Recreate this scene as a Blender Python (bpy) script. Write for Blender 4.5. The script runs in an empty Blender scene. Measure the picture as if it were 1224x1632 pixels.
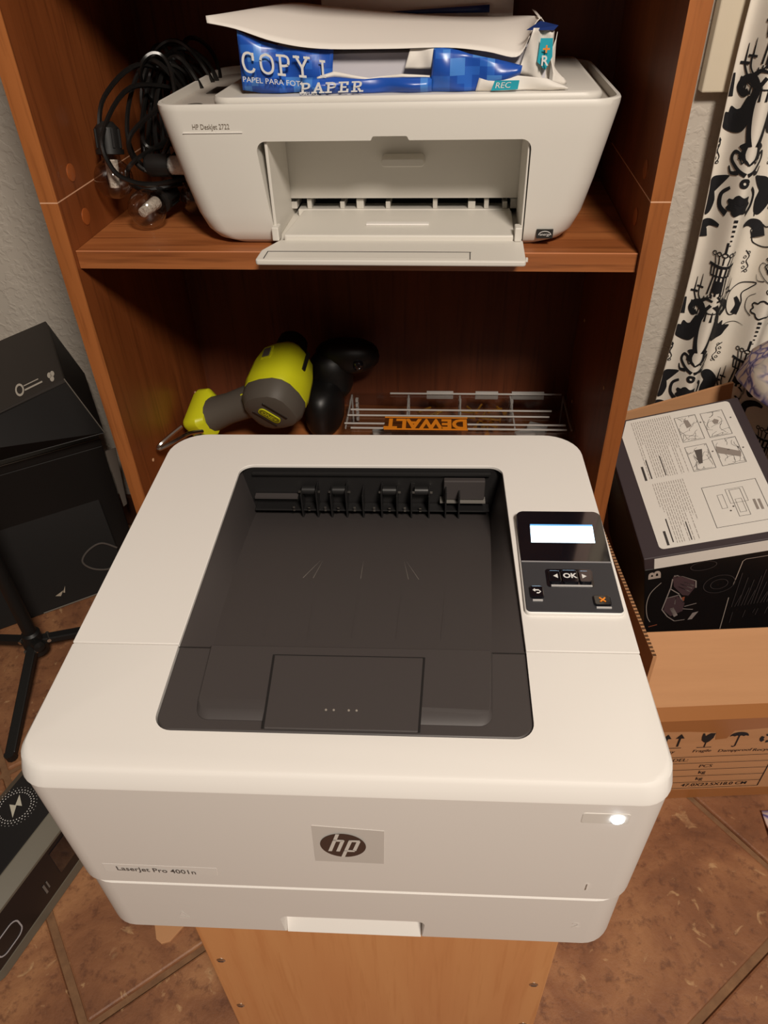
import bpy, bmesh, math, random
from mathutils import Vector, Matrix
random.seed(7)
S = bpy.context.scene
COL = S.collection
# ------------------------------------------------------------------ camera
cam_data = bpy.data.cameras.new('camera'); cam = bpy.data.objects.new('camera', cam_data); COL.objects.link(cam)
cam_data.sensor_fit = 'VERTICAL'; cam_data.sensor_height = 36.0; cam_data.lens = 1148.5 * 36.0 / 1632.0
cam_data.clip_start = 0.02
R_ = Vector((0.9951, 0.0949, -0.0281)).normalized(); D_ = Vector((0.0376, -0.6254, -0.7794)).normalized(); F_ = Vector((-0.0916, 0.7745, -0.6259)).normalized()
cam.matrix_world = Matrix(((R_.x, -D_.x, -F_.x, 0.1136), (R_.y, -D_.y, -F_.y, -0.716), (R_.z, -D_.z, -F_.z, 0.9697), (0, 0, 0, 1)))
S.camera = cam
# ------------------------------------------------------------------ world, lamp, exposure
W = bpy.data.worlds.new('room_air'); S.world = W; W.use_nodes = True
W.node_tree.nodes['Background'].inputs[0].default_value = (1.0, 0.86, 0.72, 1); W.node_tree.nodes['Background'].inputs[1].default_value = 0.035
L = bpy.data.lights.new('room_lamp', 'POINT'); L.energy = 166; L.color = (1.0, 0.89, 0.775); L.shadow_soft_size = 0.20
lo = bpy.data.objects.new('room_lamp', L); COL.objects.link(lo); lo.location = (0.62, -1.46, 2.12)
S.view_settings.view_transform = 'Standard'; S.view_settings.look = 'None'; S.view_settings.gamma = 1.0
S.cycles.transparent_max_bounces = 32
S.view_settings.use_curve_mapping = False; S.view_settings.exposure = 0.0

# ------------------------------------------------------------------ materials
MATS = {}
def srgb(r, g, b):
    f = lambda c: (c / 255 / 12.92) if c / 255 <= 0.04045 else ((c / 255 + 0.055) / 1.055) ** 2.4
    return (f(r), f(g), f(b), 1)
def mat(name, col, rough=0.5, metal=0.0, spec=0.5, emit=None, es=0.0, trans=0.0, coat=0.0, noise=None, bump=None):
    """noise = (scale vec, amount, second colour); bump = (scale, strength, distance)"""
    if name in MATS: return MATS[name]
    m = bpy.data.materials.new(name); m.use_nodes = True; nt = m.node_tree; b = nt.nodes['Principled BSDF']
    b.inputs['Base Color'].default_value = col; b.inputs['Roughness'].default_value = rough; b.inputs['Metallic'].default_value = metal
    b.inputs['Specular IOR Level'].default_value = spec; b.inputs['Transmission Weight'].default_value = trans
    b.inputs['Coat Weight'].default_value = coat; b.inputs['Coat Roughness'].default_value = 0.08
    if emit: b.inputs['Emission Color'].default_value = emit; b.inputs['Emission Strength'].default_value = es
    tc = nt.nodes.new('ShaderNodeTexCoord')
    if noise:
        mp = nt.nodes.new('ShaderNodeMapping'); mp.inputs['Scale'].default_value = noise[0]
        nz = nt.nodes.new('ShaderNodeTexNoise'); nz.inputs['Scale'].default_value = 1.0; nz.inputs['Detail'].default_value = 6; nz.inputs['Roughness'].default_value = 0.65
        mx = nt.nodes.new('ShaderNodeMix'); mx.data_type = 'RGBA'; rp = nt.nodes.new('ShaderNodeValToRGB')
        rp.color_ramp.elements[0].position = 0.5 - noise[1]; rp.color_ramp.elements[1].position = 0.5 + noise[1]
        nt.links.new(tc.outputs['Object'], mp.inputs['Vector']); nt.links.new(mp.outputs[0], nz.inputs['Vector']); nt.links.new(nz.outputs[0], rp.inputs[0])
        nt.links.new(rp.outputs[0], mx.inputs['Factor']); mx.inputs['A'].default_value = col; mx.inputs['B'].default_value = noise[2]
        nt.links.new(mx.outputs['Result'], b.inputs['Base Color'])
    if bump:
        n2 = nt.nodes.new('ShaderNodeTexNoise'); n2.inputs['Scale'].default_value = bump[0]; n2.inputs['Detail'].default_value = 4
        bp = nt.nodes.new('ShaderNodeBump'); bp.inputs['Strength'].default_value = bump[1]; bp.inputs['Distance'].default_value = bump[2]
        nt.links.new(tc.outputs['Object'], n2.inputs['Vector']); nt.links.new(n2.outputs[0], bp.inputs['Height']); nt.links.new(bp.outputs[0], b.inputs['Normal'])
    MATS[name] = m; return m
def wood(name, axis, c1, c2, c3, rough=0.42):
    m = bpy.data.materials.new(name); m.use_nodes = True; nt = m.node_tree; b = nt.nodes['Principled BSDF']; b.inputs['Roughness'].default_value = rough
    tc = nt.nodes.new('ShaderNodeTexCoord'); mp = nt.nodes.new('ShaderNodeMapping'); sc = [26, 26, 26]; sc[axis] = 1.6; mp.inputs['Scale'].default_value = sc
    n1 = nt.nodes.new('ShaderNodeTexNoise'); n1.inputs['Scale'].default_value = 1.0; n1.inputs['Detail'].default_value = 5; n1.inputs['Distortion'].default_value = 0.8
    mp2 = nt.nodes.new('ShaderNodeMapping'); sc2 = [190, 190, 190]; sc2[axis] = 9; mp2.inputs['Scale'].default_value = sc2
    n2 = nt.nodes.new('ShaderNodeTexNoise'); n2.inputs['Scale'].default_value = 1.0; n2.inputs['Detail'].default_value = 3
    r1 = nt.nodes.new('ShaderNodeValToRGB'); r1.color_ramp.elements[0].position = 0.35; r1.color_ramp.elements[0].color = c1; r1.color_ramp.elements[1].position = 0.65; r1.color_ramp.elements[1].color = c2
    r2 = nt.nodes.new('ShaderNodeValToRGB'); r2.color_ramp.elements[0].position = 0.52; r2.color_ramp.elements[0].color = (0, 0, 0, 1); r2.color_ramp.elements[1].position = 0.75; r2.color_ramp.elements[1].color = (0.7, 0.7, 0.7, 1)
    mx = nt.nodes.new('ShaderNodeMix'); mx.data_type = 'RGBA'; mx.inputs['B'].default_value = c3
    l = nt.links.new
    l(tc.outputs['Object'], mp.inputs[0]); l(mp.outputs[0], n1.inputs['Vector']); l(n1.outputs[0], r1.inputs[0])
    l(tc.outputs['Object'], mp2.inputs[0]); l(mp2.outputs[0], n2.inputs['Vector']); l(n2.outputs[0], r2.inputs[0])
    l(r1.outputs[0], mx.inputs['A']); l(r2.outputs[0], mx.inputs['Factor']); l(mx.outputs['Result'], b.inputs['Base Color'])
    MATS[name] = m; return m
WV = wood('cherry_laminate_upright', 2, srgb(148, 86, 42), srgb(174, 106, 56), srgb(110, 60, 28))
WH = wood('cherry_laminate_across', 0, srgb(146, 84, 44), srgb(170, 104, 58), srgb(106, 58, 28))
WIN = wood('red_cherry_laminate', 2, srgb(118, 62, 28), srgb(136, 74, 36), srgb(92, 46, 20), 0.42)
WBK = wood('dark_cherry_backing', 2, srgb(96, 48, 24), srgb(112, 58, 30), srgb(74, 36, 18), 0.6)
BIRCH = wood('birch_panel', 2, srgb(220, 154, 98), srgb(228, 166, 108), srgb(210, 142, 86), 0.45)
WHITE = mat('white_plastic', (0.80, 0.77, 0.73, 1), 0.42, bump=(900, 0.05, 0.0003))
WHITE2 = mat('grey_white_plastic', (0.72, 0.69, 0.64, 1), 0.42)
DJW = mat('inkjet_white_plastic', (0.71, 0.68, 0.62, 1), 0.45)
DJG = mat('taupe_plastic', (0.46, 0.42, 0.37, 1), 0.5)
BLK = mat('charcoal_plastic', srgb(66, 61, 60), 0.5, bump=(1200, 0.08, 0.0003))
BLK2 = mat('black_plastic', srgb(30, 29, 29), 0.38)
BLKG = mat('glossy_black_panel', (0.006, 0.006, 0.009, 1), 0.05, coat=1.0)
DARKSLOT = mat('dark_interior', (0.012, 0.011, 0.011, 1), 0.5)
PANELM = mat('matte_dark_panel', srgb(56, 56, 60), 0.45)
INK = mat('black_ink', (0.012, 0.011, 0.012, 1), 0.6)
GREYINK = mat('grey_ink', (0.09, 0.08, 0.075, 1), 0.6)
LIGHTINK = mat('white_print', (0.75, 0.74, 0.72, 1), 0.5)
ORANGE = mat('orange_print', srgb(236, 140, 40), 0.5)
LCD = mat('lit_screen', (0.6, 0.75, 0.9, 1), 0.3, emit=(0.50, 0.76, 1.0, 1), es=4.0)
LED = mat('white_led', (0.9, 0.95, 1, 1), 0.3, emit=(0.85, 0.93, 1.0, 1), es=5.0)
STEEL = mat('steel', (0.62, 0.58, 0.52, 1), 0.25, metal=1.0)
PAPER = mat('white_paper', (0.80, 0.76, 0.70, 1), 0.75)
PAPER2 = mat('shaded_white_paper', (0.62, 0.60, 0.64, 1), 0.8)  # white sheets; the shade under the torn flap is painted in as lavender
TEAL = mat('teal_print', srgb(40, 160, 180), 0.35)
KRAFT = mat('kraft_cardboard', srgb(206, 153, 108), 0.8, noise=((3, 3, 60), 0.25, srgb(194, 142, 98)), bump=(60, 0.05, 0.002))
KRAFTD = mat('kraft_tape', srgb(170, 112, 64), 0.28)
BOXBLK = mat('black_printed_card', srgb(26, 24, 25), 0.38)
BOXTOP = mat('dark_plum_card', srgb(62, 52, 56), 0.5)
BOXNAVY = mat('navy_black_card', srgb(20, 22, 34), 0.45)
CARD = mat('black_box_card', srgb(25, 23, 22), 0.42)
CARD2 = mat('lit_black_card', srgb(50, 45, 41), 0.48)  # black card again, with the light on the tilted top put into the colour
YEL = mat('lime_yellow_plastic', srgb(206, 208, 30), 0.4)
TOOLG = mat('tool_grey_rubber', srgb(84, 78, 70), 0.6)
RUB = mat('black_rubber', srgb(24, 23, 22), 0.5)
CABLE = mat('black_cable', srgb(20, 19, 18), 0.28)
TRIM = mat('cream_paint', srgb(226, 214, 190), 0.45, bump=(50, 0.1, 0.002))
WALLM = mat('textured_wall_paint', srgb(205, 196, 183), 0.7)
def wall_nodes(m):
    nt = m.node_tree; b = nt.nodes['Principled BSDF']; tc = nt.nodes.new('ShaderNodeTexCoord')
    n = nt.nodes.new('ShaderNodeTexNoise'); n.inputs['Scale'].default_value = 75; n.inputs['Detail'].default_value = 3; n.inputs['Distortion'].default_value = 0.6
    r = nt.nodes.new('ShaderNodeValToRGB'); r.color_ramp.elements[0].position = 0.46; r.color_ramp.elements[1].position = 0.6
    bp = nt.nodes.new('ShaderNodeBump'); bp.inputs['Strength'].default_value = 0.3; bp.inputs['Distance'].default_value = 0.0025
    nt.links.new(tc.outputs['Object'], n.inputs['Vector']); nt.links.new(n.outputs[0], r.inputs[0]); nt.links.new(r.outputs[0], bp.inputs['Height']); nt.links.new(bp.outputs[0], b.inputs['Normal'])
wall_nodes(WALLM)
def tile_mat():
    m = bpy.data.materials.new('slate_tile'); m.use_nodes = True; nt = m.node_tree; b = nt.nodes['Principled BSDF']; l = nt.links.new
    tc = nt.nodes.new('ShaderNodeTexCoord'); oi = nt.nodes.new('ShaderNodeObjectInfo')
    ad = nt.nodes.new('ShaderNodeVectorMath'); ad.operation = 'ADD'; sc = nt.nodes.new('ShaderNodeVectorMath'); sc.operation = 'SCALE'; sc.inputs['Scale'].default_value = 1.0
    l(tc.outputs['Object'], ad.inputs[0]); l(oi.outputs['Location'], ad.inputs[1])
    n1 = nt.nodes.new('ShaderNodeTexNoise'); n1.inputs['Scale'].default_value = 7; n1.inputs['Detail'].default_value = 8; n1.inputs['Roughness'].default_value = 0.62; n1.inputs['Distortion'].default_value = 0.7
    r1 = nt.nodes.new('ShaderNodeValToRGB'); e = r1.color_ramp.elements
    e[0].position = 0.3; e[0].color = srgb(114, 74, 52); e[1].position = 0.72; e[1].color = srgb(182, 131, 90)
    x = e.new(0.5); x.color = srgb(147, 99, 68)
    n2 = nt.nodes.new('ShaderNodeTexNoise'); n2.inputs['Scale'].default_value = 26; n2.inputs['Detail'].default_value = 5; n2.inputs['Distortion'].default_value = 2.2
    r2 = nt.nodes.new('ShaderNodeValToRGB'); r2.color_ramp.elements[0].position = 0.64; r2.color_ramp.elements[0].color = (0, 0, 0, 1); r2.color_ramp.elements[1].position = 0.72; r2.color_ramp.elements[1].color = (0.75, 0.75, 0.75, 1)
    n3 = nt.nodes.new('ShaderNodeTexNoise'); n3.inputs['Scale'].default_value = 60; n3.inputs['Detail'].default_value = 6; n3.inputs['Roughness'].default_value = 0.7
    r3 = nt.nodes.new('ShaderNodeValToRGB'); r3.color_ramp.elements[0].position = 0.35; r3.color_ramp.elements[0].color = (0.6, 0.6, 0.6, 1); r3.color_ramp.elements[1].position = 0.48; r3.color_ramp.elements[1].color = (0, 0, 0, 1)
    m1 = nt.nodes.new('ShaderNodeMix'); m1.data_type = 'RGBA'; m1.inputs['B'].default_value = srgb(200, 160, 116)
    m2 = nt.nodes.new('ShaderNodeMix'); m2.data_type = 'RGBA'; m2.inputs['B'].default_value = srgb(98, 62, 46)
    for n in (n1, n2, n3): l(ad.outputs[0], n.inputs['Vector'])
    l(n1.outputs[0], r1.inputs[0]); l(n2.outputs[0], r2.inputs[0]); l(n3.outputs[0], r3.inputs[0])
    l(r1.outputs[0], m1.inputs['A']); l(r2.outputs[0], m1.inputs['Factor']); l(m1.outputs['Result'], m2.inputs['A']); l(r3.outputs[0], m2.inputs['Factor']); l(m2.outputs['Result'], b.inputs['Base Color'])
    bp = nt.nodes.new('ShaderNodeBump'); bp.inputs['Strength'].default_value = 0.35; bp.inputs['Distance'].default_value = 0.004; l(n3.outputs[0], bp.inputs['Height']); l(bp.outputs[0], b.inputs['Normal'])
    b.inputs['Roughness'].default_value = 0.5
    return m
TILE = tile_mat()
GROUT = mat('brown_grout', srgb(150, 112, 78), 0.85, noise=((60, 60, 60), 0.3, srgb(110, 78, 54)))
def blue_mat():      # printed pixel camouflage of the paper wrapper
    m = bpy.data.materials.new('blue_pixel_print'); m.use_nodes = True; nt = m.node_tree; b = nt.nodes['Principled BSDF']; l = nt.links.new
    tc = nt.nodes.new('ShaderNodeTexCoord'); cols = []
    for k, s in enumerate((150, 75)):
        sc = nt.nodes.new('ShaderNodeVectorMath'); sc.operation = 'MULTIPLY'; sc.inputs[1].default_value = (s, 0.0, s)
        fl = nt.nodes.new('ShaderNodeVectorMath'); fl.operation = 'FLOOR'; wn = nt.nodes.new('ShaderNodeTexWhiteNoise')
        l(tc.outputs['Object'], sc.inputs[0]); l(sc.outputs[0], fl.inputs[0]); l(fl.outputs[0], wn.inputs['Vector']); cols.append(wn)
    mx = nt.nodes.new('ShaderNodeMath'); mx.operation = 'MULTIPLY'; l(cols[0].outputs[0], mx.inputs[0]); l(cols[1].outputs[0], mx.inputs[1])
    r = nt.nodes.new('ShaderNodeValToRGB'); r.color_ramp.interpolation = 'CONSTANT'; e = r.color_ramp.elements
    e[0].position = 0; e[0].color = srgb(34, 82, 176); e[1].position = 0.25; e[1].color = srgb(46, 102, 196); x = e.new(0.5); x.color = srgb(74, 134, 214)
    l(mx.outputs[0], r.inputs[0]); l(r.outputs[0], b.inputs['Base Color']); b.inputs['Roughness'].default_value = 0.3
    return m
BLUE = blue_mat()
NAVYP = mat('navy_wrapper', srgb(30, 52, 110), 0.35)
def clear_mat(name, tint, alpha, rough=0.06, pw=4.0, amt=0.6):
    m = bpy.data.materials.new(name); m.use_nodes = True; nt = m.node_tree; nt.nodes.remove(nt.nodes['Principled BSDF']); l = nt.links.new
    t = nt.nodes.new('ShaderNodeBsdfTransparent'); t.inputs[0].default_value = tint; g = nt.nodes.new('ShaderNodeBsdfGlossy'); g.inputs['Roughness'].default_value = rough
    lw = nt.nodes.new('ShaderNodeLayerWeight'); fr = nt.nodes.new('ShaderNodeMath'); fr.operation = 'POWER'; fr.inputs[1].default_value = pw; l(lw.outputs['Facing'], fr.inputs[0]); sc = nt.nodes.new('ShaderNodeMath'); sc.operation = 'MULTIPLY'; sc.inputs[1].default_value = amt; l(fr.outputs[0], sc.inputs[0]); fr = sc; ma = nt.nodes.new('ShaderNodeMath'); ma.operation = 'ADD'; ma.inputs[1].default_value = alpha
    mx = nt.nodes.new('ShaderNodeMixShader'); l(fr.outputs[0], ma.inputs[0]); l(ma.outputs[0], mx.inputs[0]); l(t.outputs[0], mx.inputs[1]); l(g.outputs[0], mx.inputs[2])
    l(mx.outputs[0], nt.nodes['Material Output'].inputs[0]); return m
CLEAR = clear_mat('clear_plastic', (0.94, 0.94, 0.94, 1), 0.05)
GLASS = clear_mat('bulb_glass', (0.86, 0.82, 0.78, 1), 0.10, 0.08, 2.2, 0.75)
CLEARRIB = mat('clear_plastic_edge', (0.6, 0.58, 0.55, 1), 0.15, trans=0.2)  # opaque pale grey; edge highlights of the clear plastic put into the colour
CRYSTAL = mat('cut_clear_plastic', (0.85, 0.82, 0.76, 1), 0.12, trans=0.25, bump=(260, 0.9, 0.003))
CLOTH = mat('ivory_curtain_cloth', srgb(240, 233, 219), 0.85, bump=(500, 0.1, 0.0005))
CLOTHINK = mat('black_fabric_print', srgb(20, 20, 24), 0.85)
def floral_mat():
    m = bpy.data.materials.new('lilac_floral_fabric'); m.use_nodes = True; nt = m.node_tree; b = nt.nodes['Principled BSDF']; l = nt.links.new
    tc = nt.nodes.new('ShaderNodeTexCoord'); nz = nt.nodes.new('ShaderNodeTexNoise'); nz.inputs['Scale'].default_value = 30
    ad = nt.nodes.new('ShaderNodeMix'); ad.data_type = 'VECTOR'; ad.inputs['Factor'].default_value = 0.03
    v = nt.nodes.new('ShaderNodeTexVoronoi'); v.feature = 'DISTANCE_TO_EDGE'; v.inputs['Scale'].default_value = 62
    r = nt.nodes.new('ShaderNodeValToRGB'); e = r.color_ramp.elements; e[0].position = 0.02; e[0].color = srgb(96, 88, 140); e[1].position = 0.2; e[1].color = srgb(226, 206, 196); x = e.new(0.08); x.color = srgb(150, 138, 178)
    n2 = nt.nodes.new('ShaderNodeTexNoise'); n2.inputs['Scale'].default_value = 16; r2 = nt.nodes.new('ShaderNodeValToRGB'); r2.color_ramp.elements[0].position = 0.54; r2.color_ramp.elements[1].position = 0.62
    mx = nt.nodes.new('ShaderNodeMix'); mx.data_type = 'RGBA'; mx.inputs['B'].default_value = srgb(222, 212, 196)
    l(tc.outputs['Object'], ad.inputs['A']); l(tc.outputs['Object'], nz.inputs['Vector']); l(nz.outputs[1], ad.inputs['B']); l(ad.outputs['Result'], v.inputs['Vector'])
    l(v.outputs[0], r.inputs[0]); l(r.outputs[0], mx.inputs['A']); l(tc.outputs['Object'], n2.inputs['Vector']); l(n2.outputs[0], r2.inputs[0]); l(r2.outputs[0], mx.inputs['Factor']); l(mx.outputs['Result'], b.inputs['Base Color'])
    b.inputs['Roughness'].default_value = 0.9; return m
FLORAL = floral_mat()

# ------------------------------------------------------------------ mesh helpers
class MB:
    def __init__(s): s.v = []; s.f = []
    def add(s, vs, fs, M=None):
        o = len(s.v); s.v += [tuple(M @ Vector(v)) if M else tuple(v) for v in vs]; s.f += [tuple(i + o for i in f) for f in fs]; return s
    def box(s, x0, x1, y0, y1, z0, z1, M=None):
        return s.add([(x0,y0,z0),(x1,y0,z0),(x1,y1,z0),(x0,y1,z0),(x0,y0,z1),(x1,y0,z1),(x1,y1,z1),(x0,y1,z1)],
                     [(0,3,2,1),(4,5,6,7),(0,1,5,4),(1,2,6,5),(2,3,7,6),(3,0,4,7)], M)
    def hexa(s, b, t):   # four bottom points, four top points
        return s.add(list(b) + list(t), [(0,3,2,1),(4,5,6,7),(0,1,5,4),(1,2,6,5),(2,3,7,6),(3,0,4,7)])
    def loft(s, rings, cap0=True, cap1=True, closed=True, M=None):
        n = len(rings[0]); vs = [p for r in rings for p in r]; fs = []
        for k in range(len(rings) - 1):
            for i in range(n if closed else n - 1):
                j = (i + 1) % n; fs.append((k*n+i, k*n+j, (k+1)*n+j, (k+1)*n+i))
        if cap0: fs.append(tuple(range(n))[::-1])
        if cap1: fs.append(tuple((len(rings)-1)*n + i for i in range(n)))
        return s.add(vs, fs, M)
    def prism(s, poly, z0, z1, M=None):
        return s.loft([[(x, y, z0) for x, y in poly], [(x, y, z1) for x, y in poly]], M=M)
    def tube(s, pts, r, n=8, cap=True):
        pts = [Vector(p) for p in pts]; rings = []; up = Vector((0.13, 0.31, 0.94))
        for i, p in enumerate(pts):
            t = (pts[min(i+1, len(pts)-1)] - pts[max(i-1, 0)]).normalized()
            a = up - t * up.dot(t)
            if a.length < 1e-4: a = t.orthogonal()
            a.normalize(); up = a; b = t.cross(a); rr = r[i] if isinstance(r, (list, tuple)) else r
            rings.append([p + (a * math.cos(q) + b * math.sin(q)) * rr for q in [2*math.pi*k/n for k in range(n)]])
        return s.loft(rings, cap, cap)
    def lathe(s, prof, n=20, M=None):
        return s.loft([[(r*math.cos(2*math.pi*k/n), r*math.sin(2*math.pi*k/n), z) for k in range(n)] for r, z in prof], M=M)
    def grid(s, fn, nu, nv, M=None):
        vs = [fn(i/nu, j/nv) for j in range(nv+1) for i in range(nu+1)]
        return s.add(vs, [(j*(nu+1)+i, j*(nu+1)+i+1, (j+1)*(nu+1)+i+1, (j+1)*(nu+1)+i) for j in range(nv) for i in range(nu)], M)
    def mesh(s, name):
        me = bpy.data.meshes.new(name); me.from_pydata(s.v, [], s.f); me.validate()
        bm = bmesh.new(); bm.from_mesh(me); bmesh.ops.recalc_face_normals(bm, faces=bm.faces); bm.to_mesh(me); bm.free(); return me
    def build(s, name, m, parent=None, smooth=False, bevel=0.0, seg=2, solid=0.0, ang=35):
        me = s.mesh(name)
        if smooth:
            for p in me.polygons: p.use_smooth = True
            me.set_sharp_from_angle(angle=math.radians(ang))
        me.materials.append(m); o = bpy.data.objects.new(name, me); COL.objects.link(o)
        if parent: o.parent = parent
        if solid: md = o.modifiers.new('thick', 'SOLIDIFY'); md.thickness = solid; md.offset = 0
        if bevel:
            md = o.modifiers.new('bevel', 'BEVEL'); md.width = bevel; md.segments = seg; md.limit_method = 'ANGLE'; md.angle_limit = math.radians(40)
        return o
def tag(o, label, cat, group=None, kind=None):
    if label: o['label'] = label
    if cat: o['category'] = cat
    if group: o['group'] = group
    if kind: o['kind'] = kind
    return o
def thing(name, label, cat, loc=(0,0,0), rz=0.0, group=None):
    o = bpy.data.objects.new(name, None); COL.objects.link(o); o.empty_display_size = 0.05; o.location = loc; o.rotation_euler = (0, 0, rz)
    bpy.context.view_layer.update(); return tag(o, label, cat, group)
def struct(o): o['kind'] = 'structure'; return o
def cut(o, mb):
    """subtract a solid from an object and keep the result as its mesh"""
    me = mb.mesh('tmp_cut'); c = bpy.data.objects.new('tmp_cut', me); COL.objects.link(c); c.matrix_world = o.matrix_world
    bpy.context.view_layer.update(); c.matrix_world = o.matrix_world.copy()
    keep = [m for m in o.modifiers]; saved = [(m.width, m.segments) for m in keep if m.type == 'BEVEL']; o.modifiers.clear()
    md = o.modifiers.new('cut', 'BOOLEAN'); md.object = c; md.operation = 'DIFFERENCE'; md.solver = 'EXACT'
    dg = bpy.context.evaluated_depsgraph_get(); dg.update(); new = bpy.data.meshes.new_from_object(o.evaluated_get(dg)); o.modifiers.clear()
    o.data = new; bpy.data.objects.remove(c)
    for w, sg in saved:
        md = o.modifiers.new('bevel', 'BEVEL'); md.width = w; md.segments = sg; md.limit_method = 'ANGLE'; md.angle_limit = math.radians(40)
    return o
def rpoly(pts, radii, n=6):
    """2-D polygon with rounded corners"""
    out = []; N = len(pts)
    for i, p in enumerate(pts):
        r = radii[i] if isinstance(radii, (list, tuple)) else radii
        if r <= 0: out.append(tuple(p)); continue
        P = Vector(p); a = (Vector(pts[i-1]) - P); b = (Vector(pts[(i+1) % N]) - P); a.normalize(); b.normalize()
        half = a.angle(b) / 2; d = r / math.tan(half); c = P + (a + b).normalized() * (r / math.sin(half))
        s = P + a * d - c; e = P + b * d - c; tot = s.angle(e); crs = s.x*e.y - s.y*e.x; sg = 1 if crs > 0 else -1
        for k in range(n + 1):
            q = tot * k / n * sg; out.append((c.x + s.x*math.cos(q) - s.y*math.sin(q), c.y + s.x*math.sin(q) + s.y*math.cos(q)))
    return out
def rrect(x0, x1, y0, y1, r, n=6): return rpoly([(x0,y0),(x1,y0),(x1,y1),(x0,y1)], r, n)
_tc = {}
def text_mesh(txt, size, shear=0.0, bold=0.0, align='LEFT', space=1.0):
    cu = bpy.data.curves.new('tmp_text', 'FONT'); cu.body = txt; cu.size = size; cu.shear = shear; cu.offset = bold; cu.align_x = align; cu.align_y = 'CENTER'; cu.fill_mode = 'FRONT'; cu.resolution_u = 3; cu.space_character = space
    o = bpy.data.objects.new('tmp_text', cu); COL.objects.link(o); dg = bpy.context.evaluated_depsgraph_get(); dg.update()
    me = bpy.data.meshes.new_from_object(o.evaluated_get(dg)); vs = [tuple(v.co) for v in me.vertices]; fs = [tuple(p.vertices) for p in me.polygons]
    bpy.data.objects.remove(o); bpy.data.meshes.remove(me); return vs, fs
def put_text(mb, txt, size, fn, **k):
    vs, fs = text_mesh(txt, size, **k); return mb.add([fn(v[0], v[1]) for v in vs], fs)
def cr(pts, n=8, closed=False):
    """Catmull-Rom through points of any dimension"""
    P = [Vector(p) for p in pts]; N = len(P); out = []
    for i in range(N if closed else N - 1):
        g = lambda k: P[k % N] if closed else P[max(0, min(N - 1, k))]
        a, b, c, d = g(i-1), g(i), g(i+1), g(i+2)
        for j in range(n):
            t = j / n; out.append(0.5 * ((2*b) + (c - a)*t + (2*a - 5*b + 4*c - d)*t*t + (3*b - a - 3*c + d)*t**3))
    if not closed: out.append(P[-1])
    return out

# ================================================================== SETTING
WALL_Y = 0.42
floor = MB().box(-1.7, 1.6, -1.9, WALL_Y, -0.03, -0.006).build('floor', GROUT); struct(floor)
floor['label'] = 'brown slate tile floor laid on the diagonal'
e1 = Vector((math.cos(math.radians(40.3)), math.sin(math.radians(40.3)))); e2 = Vector((-e1.y, e1.x))
TS = 0.3985; G = 0.0095
def clip(poly, ax, lim, sgn):
    out = []
    for i, p in enumerate(poly):
        q = poly[(i+1) % len(poly)]; a = (p[ax]-lim)*sgn; b = (q[ax]-lim)*sgn
        if a <= 0: out.append(p)
        if a*b < 0: t = a/(a-b); out.append((p[0]+(q[0]-p[0])*t, p[1]+(q[1]-p[1])*t))
    return out
for i in range(-5, 5):
    for j in range(-5, 5):
        a0 = -0.525 + i*TS + G/2; b0 = -0.1828 + j*TS + G/2; a1 = a0 + TS - G; b1 = b0 + TS - G
        poly = [tuple(e1*a + e2*b) for a, b in ((a0,b0),(a1,b0),(a1,b1),(a0,b1))]
        for ax, lim, sg in ((1, WALL_Y - 0.012, 1), (1, -1.1, -1), (0, 1.1, 1), (0, -1.15, -1)):
            poly = clip(poly, ax, lim, sg)
            if len(poly) < 3: break
        if len(poly) < 3: continue
        cx = sum(p[0] for p in poly)/len(poly); cy = sum(p[1] for p in poly)/len(poly)
        if max(p[0] for p in poly)-min(p[0] for p in poly) < 0.05 or max(p[1] for p in poly)-min(p[1] for p in poly) < 0.05: continue
        t = MB().prism([(x-cx, y-cy) for x, y in poly], -0.012, 0.0).build('tile', TILE, floor, bevel=0.003, seg=2)
        t.location = (cx, cy, -0.0012 + 0.0012*random.random())
wall = MB().box(-1.7, 1.6, WALL_Y, WALL_Y + 0.1, -0.03, 2.4).build('wall_back', WALLM); struct(wall)
wall['label'] = 'grey textured wall behind the bookcase'
bb = MB().box(-1.7, 1.6, WALL_Y - 0.012, WALL_Y, 0, 0.075).build('baseboard_back', mat('dark_brown_baseboard', srgb(84, 52, 36), 0.5), bevel=0.003); struct(bb)
win = thing('window_1', 'cream painted window casing behind the curtain', None, (0.42, WALL_Y, 0.795)); struct(win)
fx0, fx1, fz1 = 0.0, 0.95, 1.15
MB().box(fx0+0.0852, fx1-0.0852, -0.022, 0, 0, 0.085).build('bottom_casing', TRIM, win, bevel=0.002)
MB().box(fx0, fx0+0.085, -0.022, 0, 0.0, fz1).build('side_casing', TRIM, win, bevel=0.002)
MB().box(fx1-0.085, fx1, -0.022, 0, 0.0, fz1).build('side_casing', TRIM, win, bevel=0.002)
MB().box(fx0+0.0852, fx1-0.0852, -0.022, 0, fz1-0.085, fz1).build('top_casing', TRIM, win, bevel=0.002)
MB().box(fx0+0.0852, fx1-0.0852, -0.006, -0.001, 0.0852, fz1-0.0852).build('pane', mat('night_window_pane', (0.01, 0.011, 0.014, 1), 0.05), win)
MB().tube([(0.047, -0.0223, 0.03), (0.085, -0.0223, 0.056)], 0.0006, 5).build('crack', mat('dark_crack', (0.03, 0.02, 0.015, 1), 0.9), win)

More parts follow.
